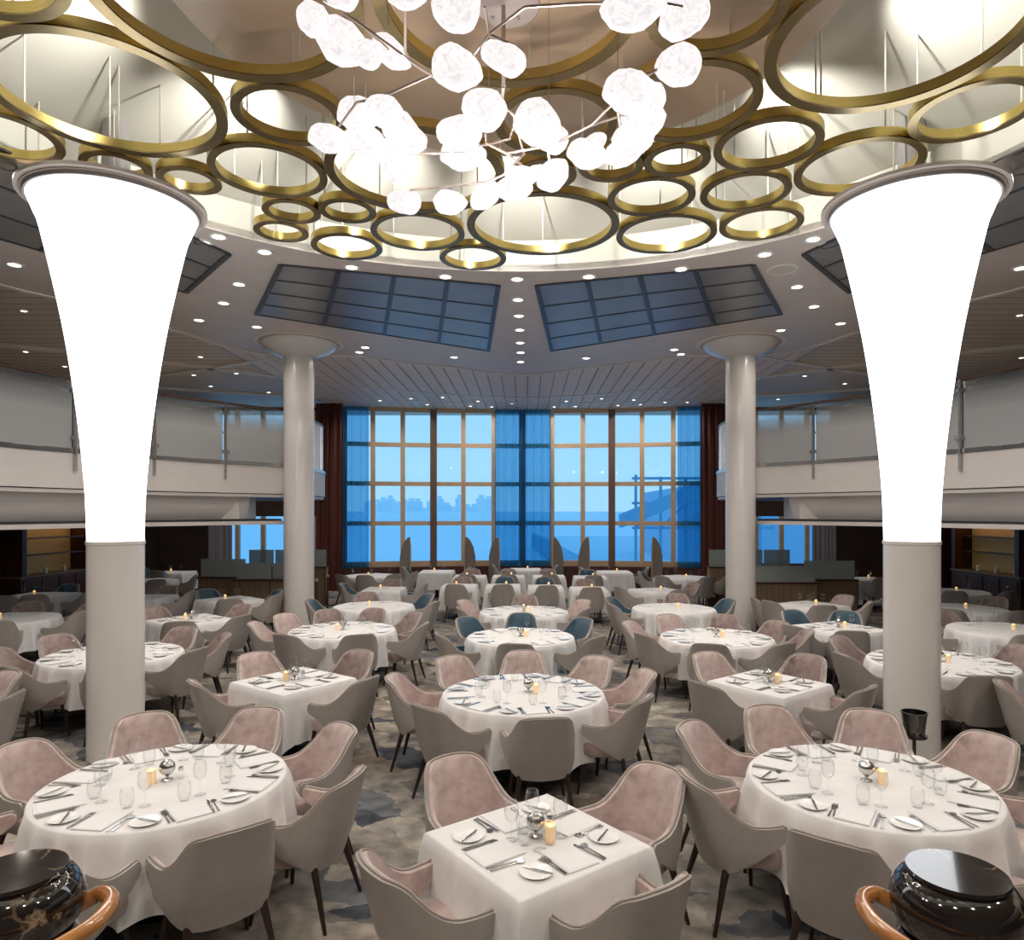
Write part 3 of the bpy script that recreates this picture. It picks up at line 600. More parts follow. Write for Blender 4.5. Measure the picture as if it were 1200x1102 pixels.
side = [(30,415),(76,432),(235,421),(283,413),(227,442),(277,440),(28,368),(247,455),(315,462),(937,417),(1018,440),(1042,428),(943,443),(912,470),(1195,373),(1197,422),(990,452),(1002,481)]
SIDE_X = {q: sorted(p for p in side if (p[0] < 600) == q) for q in (True, False)}
for k, (a, c) in enumerate(side): downlight(*on_ceiling(a, c), ZC+.055, f'tiny dim downlight over the {"left" if a < 600 else "right"} balcony, {ORD[SIDE_X[a < 600].index((a, c))]} from left', f'tiny downlights over the {"left" if a < 600 else "right"} balcony', False, SPOT_W*.95)
# the same ring of lamps goes on behind the viewer
for k, a in enumerate((200, -150, -120, -95, -70, -45, -20)): downlight(DC[0]+5.7*math.cos(R(a)), DC[1]+5.5*math.sin(R(a)), ZC, f'{ORD[k]} recessed downlight in the ceiling ring behind the viewer', 'downlights behind the viewer', True, SPOT_W*2.4)
# lower deck lamps under the balconies
for s in (-1, 1):
    for x, y, nm in ((8.6, 5, 'nearest'), (8.8, 9, 'second nearest'), (8.6, 12.5, 'third nearest'), (10.4, 11, 'outer'), (10.4, 15, 'far outer'), (7.4, 15.5, 'farthest')):
        downlight(s*x, y, 2.795, f'{nm} small downlight under the {"left" if s < 0 else "right"} balcony', f'downlights under the {"left" if s < 0 else "right"} balcony', False, 15, 140)
for s, px, py in ((-1, 312, 303), (1, 917, 316)):
    if s > 0:
        x, y = on_ceiling(px, py); g_ = empty('ceiling_speaker', (x, y, ZC)); tag(g_, 'round flush loudspeaker grille in the white ceiling at right', 'speaker')
        obj('rim', MB().ring(.19, .21, -.012, .004, 32), 'trim', g_); obj('grille', MB().lathe([(0, -.008), (.19, -.006), (.19, .003)], 32), 'grille', g_)

# ------------------------------------------------------------------ furniture templates
def lin(a, b2, t): return a+(b2-a)*t
def chair_meshes():
    plan = [(.318, .17), (.308, .07), (.290, -.04), (.270, -.12), (.236, -.19), (.165, -.243), (0, -.268)]
    topz = [.640, .632, .640, .705, .822, .862, .872]
    botz = [.560, .500, .430, .385, .350, .332, .325]
    n = 5
    pl = [Vector((x, y, 0)) for x, y in plan]; pl = spline(pl+[Vector((-p.x, p.y, 0)) for p in reversed(pl[:-1])], n)
    tz = [p.x for p in spline([Vector((z, 0, 0)) for z in topz+topz[-2::-1]], n)]
    bz = [p.x for p in spline([Vector((z, 0, 0)) for z in botz+botz[-2::-1]], n)]
    m = len(pl); NV = 7
    def grid(off, puff=0, z_in=0.0):
        G = []
        for i in range(m):
            t = (pl[min(i+1, m-1)]-pl[max(i-1, 0)]).normalized(); nrm = Vector((-t.y, t.x, 0))
            row = []
            backness = max(0, min(1, (-pl[i].y-.02)/.22)); 
            for j in range(NV+1):
                v = j/NV; z0 = bz[i]; z1 = tz[i]
                if i in (0, m-1): zc = (z0+z1)/2; z0 = lin(z0, zc, .45); z1 = lin(z1, zc, .45)
                z = lin(z0+z_in, z1-z_in*.5, v)
                o = off+puff*math.sin(PI*min(1, v*.9+.1))*backness
                p = pl[i]+nrm*o
                taper = 1-.10*max(0, (z-.50))/.36*backness
                under = max(0, .46-z)/.12
                lean = .26*max(0, z-.42)*(.25+.75*backness)
                row.append(Vector((p.x*taper*(1-.07*under), p.y-lean+.035*under*backness, z)))
            G.append(row)
        return G
    def build(A, B):
        vs = []; fs = []; W = NV+1
        for G in (A, B):
            for r_ in G: vs += r_
        o = m*W
        for i in range(m-1):
            for j in range(NV):
                a = i*W+j; fs.append((a, a+W, a+W+1, a+1)); fs.append((o+a, o+a+1, o+a+W+1, o+a+W))
            fs.append((i*W, o+i*W, o+(i+1)*W, (i+1)*W)); a = i*W+NV; fs.append((a, a+W, o+a+W, o+a))
        for j in range(NV):
            fs.append((j, j+1, o+j+1, o+j)); a = (m-1)*W+j; fs.append((a, o+a, o+a+1, a+1))
        return MB().add(vs, fs)
    g0 = grid(0); g1 = grid(.022); g2 = grid(.023, .0, .0); g3 = grid(.05, .022, .012)
    # nrm points to the chair's inside or outside depending on travel: pick the side so that g1 is inside
    if (g1[m//2][0].y < g0[m//2][0].y): g1 = grid(-.022); g2 = grid(-.023); g3 = grid(-.05, -.022, .012)
    shell = build(g0, g1).mesh('shell', M['grey'], 60)
    lining = build(g2, g3)
    rim = [g1[i][NV]+Vector((0, 0, .004)) for i in range(m)]
    pipe = MB().tube(rim, .008, 5).mesh('piping', M['pipe'], 180)
    # seat cushion
    out = []
    for k in range(28):
        a = 2*PI*k/28; c, s_ = math.cos(a), math.sin(a); e_ = .55
        out.append((.262*math.copysign(abs(c)**e_, c)*(1.0 if s_ > 0 else .82), .015+(.245 if s_ > 0 else .215)*math.copysign(abs(s_)**e_, s_)))
    vs = []; fs = []; lay = [(.88, .352), (.97, .365), (1.0, .40), (.985, .445), (.93, .468), (.6, .478), (.0, .48)]
    for k_, z in lay:
        for x, y in out: vs.append((x*k_, .015+(y-.015)*k_, z))
    for i in range(len(lay)-1):
        for k in range(28): fs.append((i*28+k, i*28+(k+1) % 28, (i+1)*28+(k+1) % 28, (i+1)*28+k))
    fs.append(tuple(range(27, -1, -1)))
    seat = MB().add(vs, fs)
    legs = []
    for sx_, sy_ in ((1, 1), (-1, 1), (1, -1), (-1, -1)):
        legs.append(MB().bar((sx_*.19, sy_*.17, .37), (sx_*.245, .22*sy_ if sy_ > 0 else -.27, 0), .024, .012, 8).mesh('leg', M['leg'], 40))
    ins = {}
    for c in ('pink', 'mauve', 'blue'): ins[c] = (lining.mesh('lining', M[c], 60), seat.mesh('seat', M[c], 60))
    return shell, pipe, legs, ins
SHELL, PIPE, LEGS, INS = chair_meshes()
NCHAIR = [0]
def chair(x, y, face, col, label, group):
    """face: heading (radians) the sitter looks along"""
    c = empty('armchair', (x, y, 0), face-PI/2); tag(c, label, 'chair', group)
    sh_ = link('shell', SHELL, c); link('piping', PIPE, sh_); link('lining', INS[col][0], c); link('seat', INS[col][1], c)
    for l in LEGS: link('leg', l, c)
    NCHAIR[0] += 1; return c
TZ = .75
def cloth_round(r, seed, hem=.30):
    rr = random.Random(seed); n = 200; rows = [(0, 0), (.6, 0), (.93, 0), (.985, -.002), (1.0, -.012)]
    ph = [rr.uniform(0, 6.28) for _ in range(4)]; nn = rr.choice((19, 21, 23)); vs = []; fs = []
    for k_, dz in rows:
        for k in range(n): a = 2*PI*k/n; vs.append((r*k_*math.cos(a), r*k_*math.sin(a), TZ+dz))
    H = TZ-hem
    for j in range(1, 9):
        t = j/8
        for k in range(n):
            a = 2*PI*k/n
            wv_ = (1-2*abs(math.sin(nn/2*a+ph[0]+.8*math.sin(3*a+ph[1])))**.8)*.55+.30*math.sin(7*a+ph[2])
            q = r+.012+.05*t+.088*wv_*t**.7
            vs.append((q*math.cos(a), q*math.sin(a), TZ-.012-H*t+.01*math.sin(4*a+ph[2])*t))
    nr = len(rows)+8
    for i in range(nr-1):
        for k in range(n): fs.append((i*n+k, i*n+(k+1) % n, (i+1)*n+(k+1) % n, (i+1)*n+k))
    return MB().add(vs, fs).mesh('tablecloth', M['cloth'], 180)
def cloth_square(sd, seed, hem=.26, sy=None):
    h = sd/2; hy = (sy or sd)/2; rr = random.Random(seed); n4 = 26; vs = []; fs = []; P = []
    for q in range(4):
        for k in range(n4):
            t = k/n4*2-1; x, y = ((h, hy*t), (-h*t, hy), (-h, -hy*t), (h*t, -hy))[q]; P.append((x, y, t))
    n = len(P); ph = [rr.uniform(0, 6.28) for _ in range(4)]
    for k_ in (0, .6, .97): vs += [(x*k_, y*k_, TZ) for x, y, t in P]
    vs += [(x, y, TZ-.008) for x, y, t in P]
    H = TZ-hem
    for j in range(1, 8):
        u = j/7
        for k, (x, y, t) in enumerate(P):
            corner = abs(t)**6; l = math.hypot(x, y); dx, dy = x/l, y/l
            s_ = .010+u*(.035+.075*corner+.018*math.sin(2*PI*k/n*13+ph[0])+.012*math.sin(2*PI*k/n*29+ph[1])-.03*(1 if .62 < abs(t) < .86 else 0))
            vs.append((x+dx*s_, y+dy*s_, TZ-.008-H*u-(.05*corner*u)))
    nr = 4+7
    for i in range(nr-1):
        for k in range(n): fs.append((i*n+k, i*n+(k+1) % n, (i+1)*n+(k+1) % n, (i+1)*n+k))
    return MB().add(vs, fs).mesh('tablecloth', M['cloth'], 55)
CL_R = {}
def table(x, y, shape, size, rot, desc, sy=None, seed=0):
    t_ = empty('dining_table', (x, y, 0), R(rot)); tag(t_, f'dark pedestal table under cloth, {desc}', 'table')
    if shape == 'r': top = MB().lathe([(0, TZ-.035), (size*.985, TZ-.035), (size*.985, TZ-.004), (0, TZ-.004)], 40)
    else: top = MB().box(-size/2+.01, size/2-.01, -(sy or size)/2+.01, (sy or size)/2-.01, TZ-.035, TZ-.004)
    obj('table_top', top, 'base', t_); obj('pedestal', MB().lathe([(.05, .04), (.045, TZ-.035)], 16), 'base', t_); obj('foot', MB().lathe([(.30, 0), (.30, .02), (.06, .05)], 28), 'base', t_)
    key = (shape, size, sy, seed % 4)
    if key not in CL_R: CL_R[key] = cloth_round(size, seed % 4+1) if shape == 'r' else cloth_square(size, seed % 4+1, .26, sy)
    c = link('tablecloth', CL_R[key], None, (x, y, .0015), R(rot)); tag(c, f'white tablecloth hanging in folds, {desc}', 'tablecloth')
# ---- tableware
def flat(poly, z0, z1): return MB().prism(poly, z0, z1)
W = {}
W['napkin'] = None
def napkin_meshes():
    a = MB().box(-.095, .095, -.13, .13, 0, .003).box(-.090, .092, -.127, .124, .003, .0055).mesh('napkin', M['linen'])
    b_ = MB().box(-.080, -.077, -.115, .115, .0054, .006).box(-.078, .078, -.1165, -.1135, .0054, .006).mesh('hem', M['hem'])
    return a, b_
NAP, HEM = napkin_meshes()
PLATE = MB().lathe([(0, .002), (.045, .002), (.052, .004), (.080, .012), (.082, .014), (.078, .0145), (.052, .009), (.0, .008)], 28).mesh('bread_plate', M['china'], 40)
KNIFE = flat([(-.006, -.11), (.006, -.11), (.007, -.02), (.010, 0), (.010, .085), (.002, .11), (-.007, .10), (-.007, 0)], 0, .004).mesh('knife', M['silver'])
BKNIFE = flat([(-.005, -.08), (.005, -.08), (.006, 0), (.008, .05), (.002, .08), (-.006, .075), (-.006, 0)], 0, .0035).mesh('butter_knife', M['silver'])
fk = MB().prism([(-.006, -.10), (.006, -.10), (.0035, -.01), (.004, .03), (.012, .045), (.012, .058), (-.012, .058), (-.012, .045), (-.004, .03), (-.0035, -.01)], 0, .004)
for i in range(4): fk.box(-.012+i*.0068, -.0085+i*.0068, .057, .10, .001, .004)
FORK = fk.mesh('fork', M['silver'])
spn = MB().prism([(-.006, -.10), (.006, -.10), (.0035, .0), (.0035, .05), (-.0035, .05), (-.0035, .0)], 0, .004)
spn.lathe([(0, 0), (.012, .001), (.02, .005)], 12, (0, .072, .001)); SPOON = spn.mesh('spoon', M['silver'])
WINE = MB().lathe([(0, 0), (.035, .001), (.036, .003), (.008, .007), (.004, .012), (.004, .085), (.012, .094), (.032, .115), (.040, .145), (.038, .18), (.031, .208), (.030, .208), (.036, .178), (.038, .146), (.030, .117), (.01, .098), (0, .096)], 18).mesh('wine_glass', M['glass'], 180)
TUMB = MB().lathe([(0, 0), (.026, .0), (.034, .02), (.040, .055), (.037, .09), (.032, .112), (.031, .112), (.036, .09), (.038, .055), (.032, .022), (0, .008)], 18).mesh('tumbler', M['glass'], 180)
VOT = MB().lathe([(0, 0), (.026, 0), (.028, .085), (.026, .085), (.024, .01), (0, .01)], 18).mesh('holder', M['cavity'], 40)
WAX = MB().lathe([(0, .011), (.0235, .011), (.0235, .06), (0, .06)], 14).mesh('candle', M['wax'], 40)
FLM = MB().lathe([(0, .06), (.007, .068), (.008, .076), (0, .098)], 8).mesh('flame', M['flame'], 180)
GLB = MB().lathe([(0, 0), (.035, 0), (.036, .006), (.012, .012), (.01, .03), (.02, .036)]+[(.05*math.cos(a), .082+.05*math.sin(a)) for a in [-1.1+i*2.6/12 for i in range(13)]]+[(0, .1325)], 22).mesh('globe', M['silver'], 180)
SALT = MB().lathe([(0, 0), (.018, 0), (.02, .012), (.017, .05), (.016, .055)], 12).mesh('jar', M['glass'], 40)
SCAP = MB().lathe([(.016, .054), (.017, .07), (.008, .078), (0, .079)], 12).mesh('cap', M['silver'], 40)
DIRS = ['right', 'far-right', 'far', 'far-left', 'left', 'near-left', 'near', 'near-right']
def side_of(a): return DIRS[int(round((a % 360)/45)) % 8]
def put(name, me, x, y, z, rz, label, cat, group):
    return tag(link(name, me, None, (x, y, z), rz), label, cat, group)
def setting(tx, ty, edge, phi, desc, level, word):
    """phi: direction from the table centre to the sitter; edge: distance to the table edge"""
    ca, sa = math.cos(phi), math.sin(phi); ux, uy = -ca, -sa; rx, ry = uy, -ux      # u: to the centre, r: to the sitter's right
    rz = math.atan2(uy, ux)-PI/2; Z = TZ+.0035; jit = lambda k: random.uniform(-k, k)
    def L_(x, y): return (tx+ca*edge+ux*y+rx*x, ty+sa*edge+uy*y+ry*x)
    nm = f'at {word} place, {desc}'
    x, y = L_(0, .17); n_ = put('napkin', NAP, x, y, Z, rz+jit(.06), f'folded white napkin {nm}', 'napkin', f'napkins on the {desc}'); link('hem', HEM, n_)
    x, y = L_(-.225, .15); put('bread_plate', PLATE, x, y, Z, 0, f'round white bread plate {nm}', 'plate', f'plates on the {desc}')
    x, y = L_(.118, .15); put('knife', KNIFE, x, y, Z, rz+jit(.1), f'steel dinner knife {nm}', 'knife', f'knives on the {desc}')
    x, y = L_(-.122, .15); put('fork', FORK, x, y, Z, rz+jit(.1), f'{"outer " if level > 1 else ""}steel fork {nm}', 'fork', f'forks on the {desc}')
    x, y = L_(.115, .37); put('wine_glass', WINE, x, y, Z, 0, f'empty stemmed wine glass {nm}', 'glass', f'wine glasses on the {desc}')
    if level > 1:
        x, y = L_(-.105, .155); put('fork', FORK, x, y, Z+.001, rz+jit(.12), f'inner steel fork {nm}', 'fork', f'forks on the {desc}')
        x, y = L_(.145, .145); put('spoon', SPOON, x, y, Z, rz+jit(.1), f'steel spoon {nm}', 'spoon', f'spoons on the {desc}')
        x, y = L_(-.215, .15); put('butter_knife', BKNIFE, x, y, Z+.012, rz+.5+jit(.2), f'butter knife across the bread plate {nm}', 'knife', f'butter knives on the {desc}')
        x, y = L_(.02, .345); put('tumbler', TUMB, x, y, Z, 0, f'empty stemless tumbler {nm}', 'glass', f'tumblers on the {desc}')
def centre(tx, ty, desc, level, ox=0, oy=0):
    Z = TZ+.0035
    if level > 0:
        g_ = empty('silver_globe', (tx+ox, ty+oy+.02, Z)); tag(g_, f'polished silver globe on a foot, {desc}', 'sugar bowl', 'silver globes on the tables'); link('body', GLB, g_)
        g_ = empty('salt_shaker', (tx+ox+.075, ty+oy+.05, Z)); tag(g_, f'small glass salt shaker in the middle of {desc}', 'shaker', 'salt shakers on the tables'); link('jar', SALT, g_); link('cap', SCAP, g_)
    v = empty('votive_candle', (tx+ox+(.075 if tx > -1 else -.075), ty+oy-.03, Z)); tag(v, f'lit amber votive candle on the {desc}', 'candle', 'votive candles on the tables')
    link('holder', VOT, v); link('candle', WAX, v); link('flame', FLM, v)

# ------------------------------------------------------------------ tables, chairs and settings
# id: shape, x, y, size, rot, description, chairs [(angle, back distance, colour)], setting angles offset / count, level
A = 'pink'; B = 'mauve'; C_ = 'blue'
T = [
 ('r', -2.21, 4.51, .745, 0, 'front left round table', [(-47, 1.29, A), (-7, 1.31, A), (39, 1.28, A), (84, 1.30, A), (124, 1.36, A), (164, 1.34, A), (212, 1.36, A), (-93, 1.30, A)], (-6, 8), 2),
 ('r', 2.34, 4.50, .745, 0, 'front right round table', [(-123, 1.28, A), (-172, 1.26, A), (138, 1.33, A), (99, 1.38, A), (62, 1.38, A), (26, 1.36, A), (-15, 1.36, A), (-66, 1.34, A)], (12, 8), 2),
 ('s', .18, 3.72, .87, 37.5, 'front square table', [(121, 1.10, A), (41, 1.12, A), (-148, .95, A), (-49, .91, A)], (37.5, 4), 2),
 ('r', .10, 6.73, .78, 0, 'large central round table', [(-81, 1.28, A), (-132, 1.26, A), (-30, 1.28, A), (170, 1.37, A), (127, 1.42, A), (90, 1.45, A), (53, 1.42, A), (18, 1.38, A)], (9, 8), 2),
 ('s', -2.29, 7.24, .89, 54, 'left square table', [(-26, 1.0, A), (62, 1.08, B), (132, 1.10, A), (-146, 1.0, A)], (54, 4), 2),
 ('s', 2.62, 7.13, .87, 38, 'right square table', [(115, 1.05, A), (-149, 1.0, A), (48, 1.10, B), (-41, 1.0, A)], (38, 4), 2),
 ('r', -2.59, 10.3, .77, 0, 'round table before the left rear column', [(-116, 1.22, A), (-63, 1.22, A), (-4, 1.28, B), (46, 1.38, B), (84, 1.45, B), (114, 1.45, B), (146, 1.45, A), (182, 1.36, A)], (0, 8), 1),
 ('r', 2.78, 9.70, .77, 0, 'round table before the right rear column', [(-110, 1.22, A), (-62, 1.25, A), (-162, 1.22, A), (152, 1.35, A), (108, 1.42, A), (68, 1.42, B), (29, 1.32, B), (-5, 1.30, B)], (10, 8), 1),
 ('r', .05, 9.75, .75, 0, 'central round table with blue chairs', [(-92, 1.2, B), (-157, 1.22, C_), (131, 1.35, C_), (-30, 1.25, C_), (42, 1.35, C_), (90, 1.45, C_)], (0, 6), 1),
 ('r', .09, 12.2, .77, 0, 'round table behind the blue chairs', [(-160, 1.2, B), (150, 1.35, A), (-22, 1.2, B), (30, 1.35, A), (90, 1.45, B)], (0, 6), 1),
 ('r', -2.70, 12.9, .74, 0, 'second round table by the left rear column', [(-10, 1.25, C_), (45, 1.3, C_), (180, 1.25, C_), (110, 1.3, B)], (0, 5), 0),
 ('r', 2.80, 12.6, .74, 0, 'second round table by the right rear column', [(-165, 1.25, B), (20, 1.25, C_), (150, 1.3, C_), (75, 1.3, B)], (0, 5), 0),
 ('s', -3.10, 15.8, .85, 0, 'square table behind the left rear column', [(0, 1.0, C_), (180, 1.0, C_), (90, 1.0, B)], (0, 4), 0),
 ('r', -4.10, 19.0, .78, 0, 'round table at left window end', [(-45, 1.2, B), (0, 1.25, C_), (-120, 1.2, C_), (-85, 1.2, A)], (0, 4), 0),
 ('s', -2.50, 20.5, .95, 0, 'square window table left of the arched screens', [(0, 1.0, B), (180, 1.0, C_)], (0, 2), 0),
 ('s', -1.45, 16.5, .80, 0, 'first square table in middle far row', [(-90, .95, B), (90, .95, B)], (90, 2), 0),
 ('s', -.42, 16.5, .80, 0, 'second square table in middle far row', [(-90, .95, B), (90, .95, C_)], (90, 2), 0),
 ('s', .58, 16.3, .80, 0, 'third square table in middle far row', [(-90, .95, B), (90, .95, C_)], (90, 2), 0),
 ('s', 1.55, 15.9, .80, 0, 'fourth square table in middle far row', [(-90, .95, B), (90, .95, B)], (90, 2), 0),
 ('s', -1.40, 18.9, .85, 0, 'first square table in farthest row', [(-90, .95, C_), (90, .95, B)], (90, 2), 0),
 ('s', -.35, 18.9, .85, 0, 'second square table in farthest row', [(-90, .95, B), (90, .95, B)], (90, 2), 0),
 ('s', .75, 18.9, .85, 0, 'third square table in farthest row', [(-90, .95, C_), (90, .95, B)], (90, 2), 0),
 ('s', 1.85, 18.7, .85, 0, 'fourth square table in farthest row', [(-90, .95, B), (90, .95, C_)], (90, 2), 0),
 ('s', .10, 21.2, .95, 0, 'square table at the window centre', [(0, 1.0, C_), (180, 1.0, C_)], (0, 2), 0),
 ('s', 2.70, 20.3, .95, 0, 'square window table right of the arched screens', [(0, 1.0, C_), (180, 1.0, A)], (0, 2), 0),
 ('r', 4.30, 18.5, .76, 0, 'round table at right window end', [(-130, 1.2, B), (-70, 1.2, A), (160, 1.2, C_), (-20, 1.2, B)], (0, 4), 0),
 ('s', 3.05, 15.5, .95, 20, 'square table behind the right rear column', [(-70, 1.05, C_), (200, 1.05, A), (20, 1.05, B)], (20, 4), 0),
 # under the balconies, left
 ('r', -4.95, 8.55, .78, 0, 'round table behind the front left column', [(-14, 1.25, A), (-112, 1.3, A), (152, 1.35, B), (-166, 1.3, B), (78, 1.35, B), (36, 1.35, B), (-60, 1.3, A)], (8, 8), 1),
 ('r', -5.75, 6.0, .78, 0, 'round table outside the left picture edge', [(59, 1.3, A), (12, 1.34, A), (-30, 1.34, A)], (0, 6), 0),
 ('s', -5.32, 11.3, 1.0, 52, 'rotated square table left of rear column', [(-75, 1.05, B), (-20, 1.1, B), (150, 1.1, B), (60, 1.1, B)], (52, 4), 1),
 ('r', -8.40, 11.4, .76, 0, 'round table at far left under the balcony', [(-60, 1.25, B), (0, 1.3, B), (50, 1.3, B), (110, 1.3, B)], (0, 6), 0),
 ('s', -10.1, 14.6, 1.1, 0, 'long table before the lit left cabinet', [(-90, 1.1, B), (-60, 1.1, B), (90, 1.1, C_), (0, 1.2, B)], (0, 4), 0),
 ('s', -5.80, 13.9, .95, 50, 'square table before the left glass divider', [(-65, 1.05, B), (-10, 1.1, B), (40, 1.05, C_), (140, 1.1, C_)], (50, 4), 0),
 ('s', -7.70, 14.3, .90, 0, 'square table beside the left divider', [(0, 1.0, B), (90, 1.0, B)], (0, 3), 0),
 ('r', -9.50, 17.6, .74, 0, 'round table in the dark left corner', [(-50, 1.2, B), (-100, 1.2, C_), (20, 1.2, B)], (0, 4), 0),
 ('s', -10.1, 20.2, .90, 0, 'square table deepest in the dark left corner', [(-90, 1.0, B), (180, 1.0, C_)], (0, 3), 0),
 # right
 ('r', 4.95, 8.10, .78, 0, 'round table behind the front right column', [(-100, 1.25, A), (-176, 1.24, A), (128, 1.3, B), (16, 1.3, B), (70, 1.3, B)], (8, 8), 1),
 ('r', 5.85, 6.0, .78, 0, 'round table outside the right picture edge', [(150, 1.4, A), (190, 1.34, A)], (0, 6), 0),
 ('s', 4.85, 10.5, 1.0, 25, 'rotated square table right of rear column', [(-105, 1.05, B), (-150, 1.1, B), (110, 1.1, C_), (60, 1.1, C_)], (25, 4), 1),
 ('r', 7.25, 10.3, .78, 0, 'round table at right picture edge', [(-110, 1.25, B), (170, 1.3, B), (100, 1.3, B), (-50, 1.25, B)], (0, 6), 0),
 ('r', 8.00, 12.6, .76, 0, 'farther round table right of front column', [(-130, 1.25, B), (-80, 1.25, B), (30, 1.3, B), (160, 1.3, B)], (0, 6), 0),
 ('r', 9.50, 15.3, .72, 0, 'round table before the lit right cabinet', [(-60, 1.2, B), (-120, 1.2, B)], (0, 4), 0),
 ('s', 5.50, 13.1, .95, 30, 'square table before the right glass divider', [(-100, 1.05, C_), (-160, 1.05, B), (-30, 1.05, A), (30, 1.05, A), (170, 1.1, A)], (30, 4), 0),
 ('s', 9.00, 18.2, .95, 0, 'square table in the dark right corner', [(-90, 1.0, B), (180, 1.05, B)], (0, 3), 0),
]
for k, (shp, x, y, size, rot, desc, chairs, (off, cnt), level) in enumerate(T):
    table(x, y, shp, size, rot, desc, None, k)
    used = {}
    for a, dist, col in chairs:
        wsd = side_of(a); used[wsd] = used.get(wsd, 0)+1
        extra = '' if used[wsd] == 1 else 'next '
        fa = R(a); bx, by = x+dist*math.cos(fa), y+dist*math.sin(fa)
        ox, oy = x+(dist-.37)*math.cos(fa), y+(dist-.37)*math.sin(fa)
        cname = {'pink': 'pink', 'mauve': 'mauve', 'blue': 'blue'}[col]
        chair(ox, oy, fa+PI+random.uniform(-.10, .10), col, f'grey {cname} armchair {extra}at {wsd} side of {desc}', f'armchairs at the {desc}')
    seen = {}
    for i in range(cnt):
        a = off+360*i/cnt
        e_ = size if shp == 'r' else size/2
        wsd = side_of(a); seen[wsd] = seen.get(wsd, 0)+1
        word = wsd if seen[wsd] == 1 else 'next '+wsd
        if level: setting(x, y, e_, R(a), desc, level, word)
        else:
            ca, sa = math.cos(R(a)), math.sin(R(a)); q = e_-.30
            put('wine_glass', WINE, x+q*ca-.1*sa, y+q*sa+.1*ca, TZ+.0035, 0, f'empty wine glass at {word} place, {desc}', 'glass', f'wine glasses on the {desc}')
            q = e_-.16; nn = put('napkin', NAP, x+q*ca, y+q*sa, TZ+.0035, R(a)+PI/2, f'folded white napkin at {word} place, {desc}', 'napkin', f'napkins on the {desc}')
    centre(x, y, desc, level, .0 if k != 3 else .05, 0)

# ------------------------------------------------------------------ arched woven screens before the great window
for k, px in enumerate((475, 551, 579, 654, 684, 770)):
    x = (px-CX)*21.6/F+CAMX; fl = -1 if px in (551, 654, 770) else 1
    o_ = [(-.17, 0), (.17, 0), (.17, 1.1), (.165, 1.45), (.14, 1.72), (.08, 1.70), (-.02, 1.58), (-.10, 1.40), (-.16, 1.1)]
    sc = empty('booth_screen', (x, 21.55, 0)); tag(sc, f'tall woven arched booth screen, {("first","second","third","fourth","fifth","sixth")[k]} from left before the great window', 'screen', 'arched booth screens')
    vs = [(fl*a, 0, z) for a, z in o_]+[(fl*a, .12, z) for a, z in o_]; n = len(o_)
    obj('panel', MB().add(vs, [tuple(range(n)), tuple(range(n, 2*n))]+[(i, (i+1) % n, n+(i+1) % n, n+i) for i in range(n)]), 'wicker', sc)
    obj('edge_trim', MB().tube([(fl*a, -.01, z) for a, z in o_[1:5]], .018, 6), 'frame', sc)

# ------------------------------------------------------------------ glass topped dividers
def divider(x0, x1, y, h, gh, label, steps):
    c = empty('divider', ((x0+x1)/2, y, 0)); tag(c, label, 'divider'); w_ = (x1-x0)/2
    obj('panel_base', MB().box(-w_, w_, -.12, .12, 0, h), 'oak', c); obj('cap', MB().box(-w_-.02, w_+.02, -.14, .14, h, h+.035), 'mahog', c)
    n = steps
    for i in range(n):
        a = -w_+2*w_*i/n+.02; e2 = -w_+2*w_*(i+1)/n-.02; obj('glass_panel', MB().box(a, e2, -.008, .008, h+.035, h+.035+gh), 'divglass', c)
        obj('slat_line', MB().box(e2+.005, e2+.025, -.13, -.11, .02, h), 'mahog', c)
divider(-7.65, -6.55, 16.6, .92, .42, 'oak divider with frosted glass top, nearest the dark left corner', 1)
divider(-6.55, -4.9, 16.0, .92, .36, 'oak divider with frosted glass top behind the left rear column', 2)
divider(-7.3, -5.2, 18.6, 1.0, .45, 'oak divider with frosted glass top farther back at left', 3)
divider(4.95, 6.5, 15.3, .92, .36, 'oak divider with frosted glass top behind the right rear column', 1)
divider(6.5, 7.7, 16.0, .92, .42, 'oak divider with frosted glass top, nearest the dark right corner', 1)
divider(5.0, 7.2, 18.6, 1.0, .45, 'oak divider with frosted glass top farther back at right', 3)
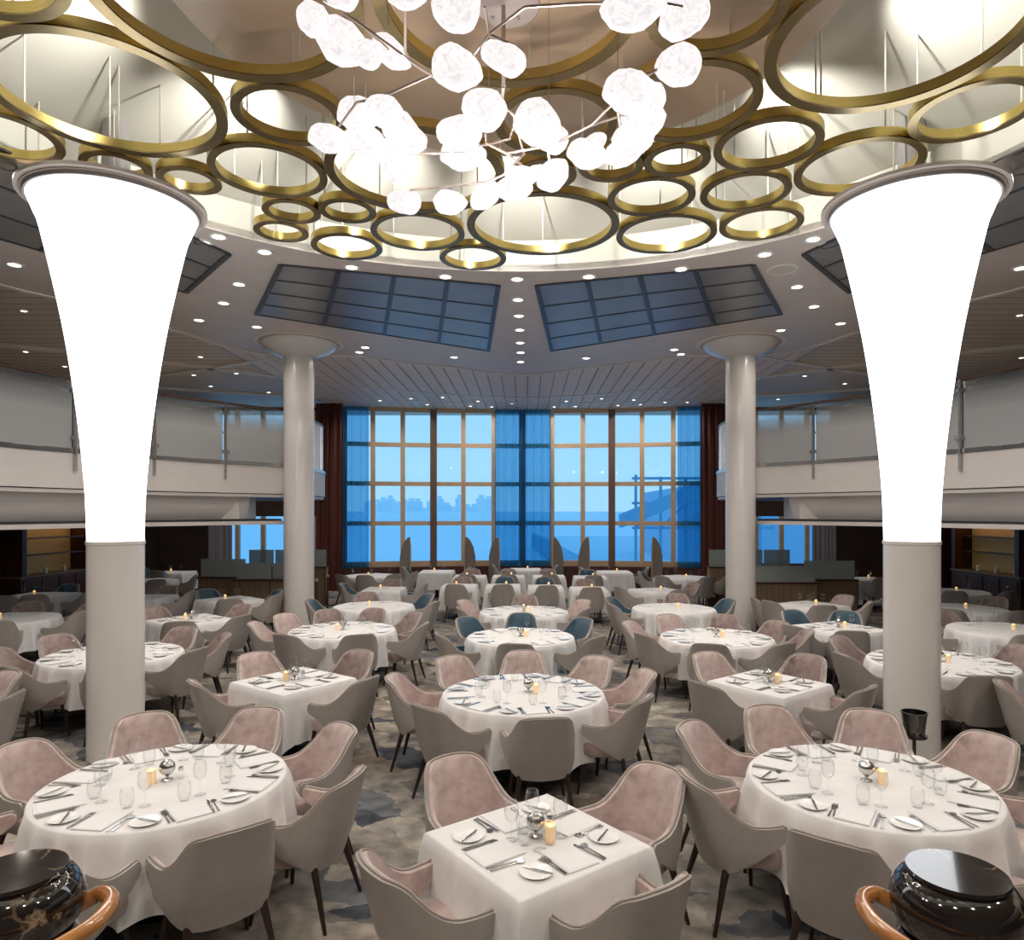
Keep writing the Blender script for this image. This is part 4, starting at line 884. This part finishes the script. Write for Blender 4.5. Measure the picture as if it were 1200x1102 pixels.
# ------------------------------------------------------------------ lit cabinets on the side walls
for s, sd in ((-1, 'left'), (1, 'right')):
    c = empty('buffet_cabinet', (s*11.75, 17.3, 0)); tag(c, f'mahogany buffet cabinet with lit shelves on the {sd} wall', 'cabinet')
    obj('base_unit', MB().box(-.25, .25, -1.3, 1.3, 0, .95), 'mahog', c)
    obj('worktop', MB().box(-.28, .25, -1.32, 1.32, .95, .99), 'oak', c)
    obj('back_panel', MB().box(s*.18, s*.22, -1.1, 1.1, 1.0, 2.2), 'cabinet_glow', c)
    for z in (1.45, 1.85): obj('shelf', MB().box(-.05, .2, -1.1, 1.1, z, z+.03), 'mahog', c)
    for y in (-1.25, 1.15): obj('side_post', MB().box(-.25, .25, y, y+.15, .99, 2.4), 'mahog', c)
    for i in range(4):
        dr = obj('drawer', MB().box(-s*.27 if s > 0 else .25, -s*.25 if s > 0 else .27, -1.22+i*.62, -.66+i*.62, .55, .88), 'mahog', c); obj('knob', MB().bar((-s*.27, -.94+i*.62, .72), (-s*.31, -.94+i*.62, .72), .02), 'steel', dr)
    l = bpy.data.lights.new('cabinet_lamp', 'AREA'); l.energy = 3; l.color = (1, .62, .22); l.size = .1; l.size_y = 1.8; l.shape = 'RECTANGLE'
    o = bpy.data.objects.new('cabinet_lamp', l); COL.objects.link(o); o.parent = c; o.location = (-s*.05, 0, 2.3)
    for i in range(6):
        x, y = s*11.68, 17.3-.9+i*.34
        tag(obj('glass_jar', MB().lathe([(0, 0), (.05, 0), (.05, .12), (.03, .14), (.03, .16)], 12), 'glass' if i % 2 else 'china', None, 40, (x, y, .99)), f'small jar on the {sd} buffet cabinet, {ORD[i]} from the near end', 'jar', f'jars on the {sd} cabinet')
    wp = struct(obj('wall_%s_alcove' % sd, MB().box(min(s*11.2, s*12), max(s*11.2, s*12), 19.0, 20.6, 0, 2.66), 'mahog'), f'mahogany wall block beside the {sd} cabinet')

# ------------------------------------------------------------------ marble newel posts with handrails in the foreground
for s, sd in ((-1, 'left'), (1, 'right')):
    c = empty('newel_post', (s*1.49, 2.2, 0)); tag(c, f'round black marble newel post at the {sd} front corner', 'newel post')
    obj('body', MB().lathe([(.21, 0), (.21, .08), (.165, .10), (.165, 1.10), (.172, 1.14), (.16, 1.16)], 56), 'marble', c, 40)
    obj('cap', MB().lathe([(.15, 1.15)]+[(.125+.068*math.cos(a), 1.255+.095*math.sin(a)) for a in [-1.35+i*2.85/12 for i in range(13)]]+[(.13, 1.352), (0, 1.352)], 64), 'marble', c, 50)
    obj('top_disc', MB().lathe([(.146, 1.348), (.148, 1.356), (.144, 1.364), (0, 1.364)], 56), 'marble', c, 40)
    pts = [(-s*.13, .08, 1.20), (-s*.20, .12, 1.225), (-s*.275, .05, 1.235), (-s*.29, -.08, 1.235), (-s*.235, -.22, 1.23), (-s*.15, -.36, 1.21), (-s*.10, -.55, 1.19), (-s*.08, -.9, 1.16)]
    obj('handrail', MB().tube([p for p in spline(pts, 6)], .026, 12), 'handrail', c, 180)
    obj('rail_foot', MB().bar((-s*.08, -.88, 0), (-s*.08, -.88, 1.15), .02), 'steel', c)
# ------------------------------------------------------------------ wine cooler by the right column
c = empty('wine_cooler', (3.66, 6.33, 0)); tag(c, 'dark steel wine bucket on a stand before the front right column', 'wine cooler')
obj('bucket', MB().lathe([(.075, .47), (.085, .48), (.105, .66), (.112, .67), (.112, .68), (.10, .68), (.08, .50), (0, .49)], 28), 'bucket', c, 40)
obj('stand_ring', MB().ring(.085, .105, .45, .475, 28), 'bucket', c); obj('stem', MB().bar((0, 0, .03), (0, 0, .48), .015), 'bucket', c); obj('foot', MB().lathe([(.13, 0), (.13, .012), (.02, .04)], 24), 'bucket', c)
for k, (px, py) in enumerate(((371, 716), (384, 708))):
    d = 2.5*F/(py+12-600); x = at(px, py, d)[0]
    c = empty('stanchion', (x, d, 0)); tag(c, ('brass topped queue post beside the left rear column', 'brass topped queue post farther behind the left rear column')[k], 'post')
    obj('pole', MB().bar((0, 0, 0), (0, 0, .9), .022), 'railwood', c); obj('finial', MB().lathe([(0, .9), (.035, .91), (.04, .94), (0, .98)], 14), 'frame', c); obj('foot', MB().lathe([(.15, 0), (.15, .015), (.03, .04)], 20), 'railwood', c)
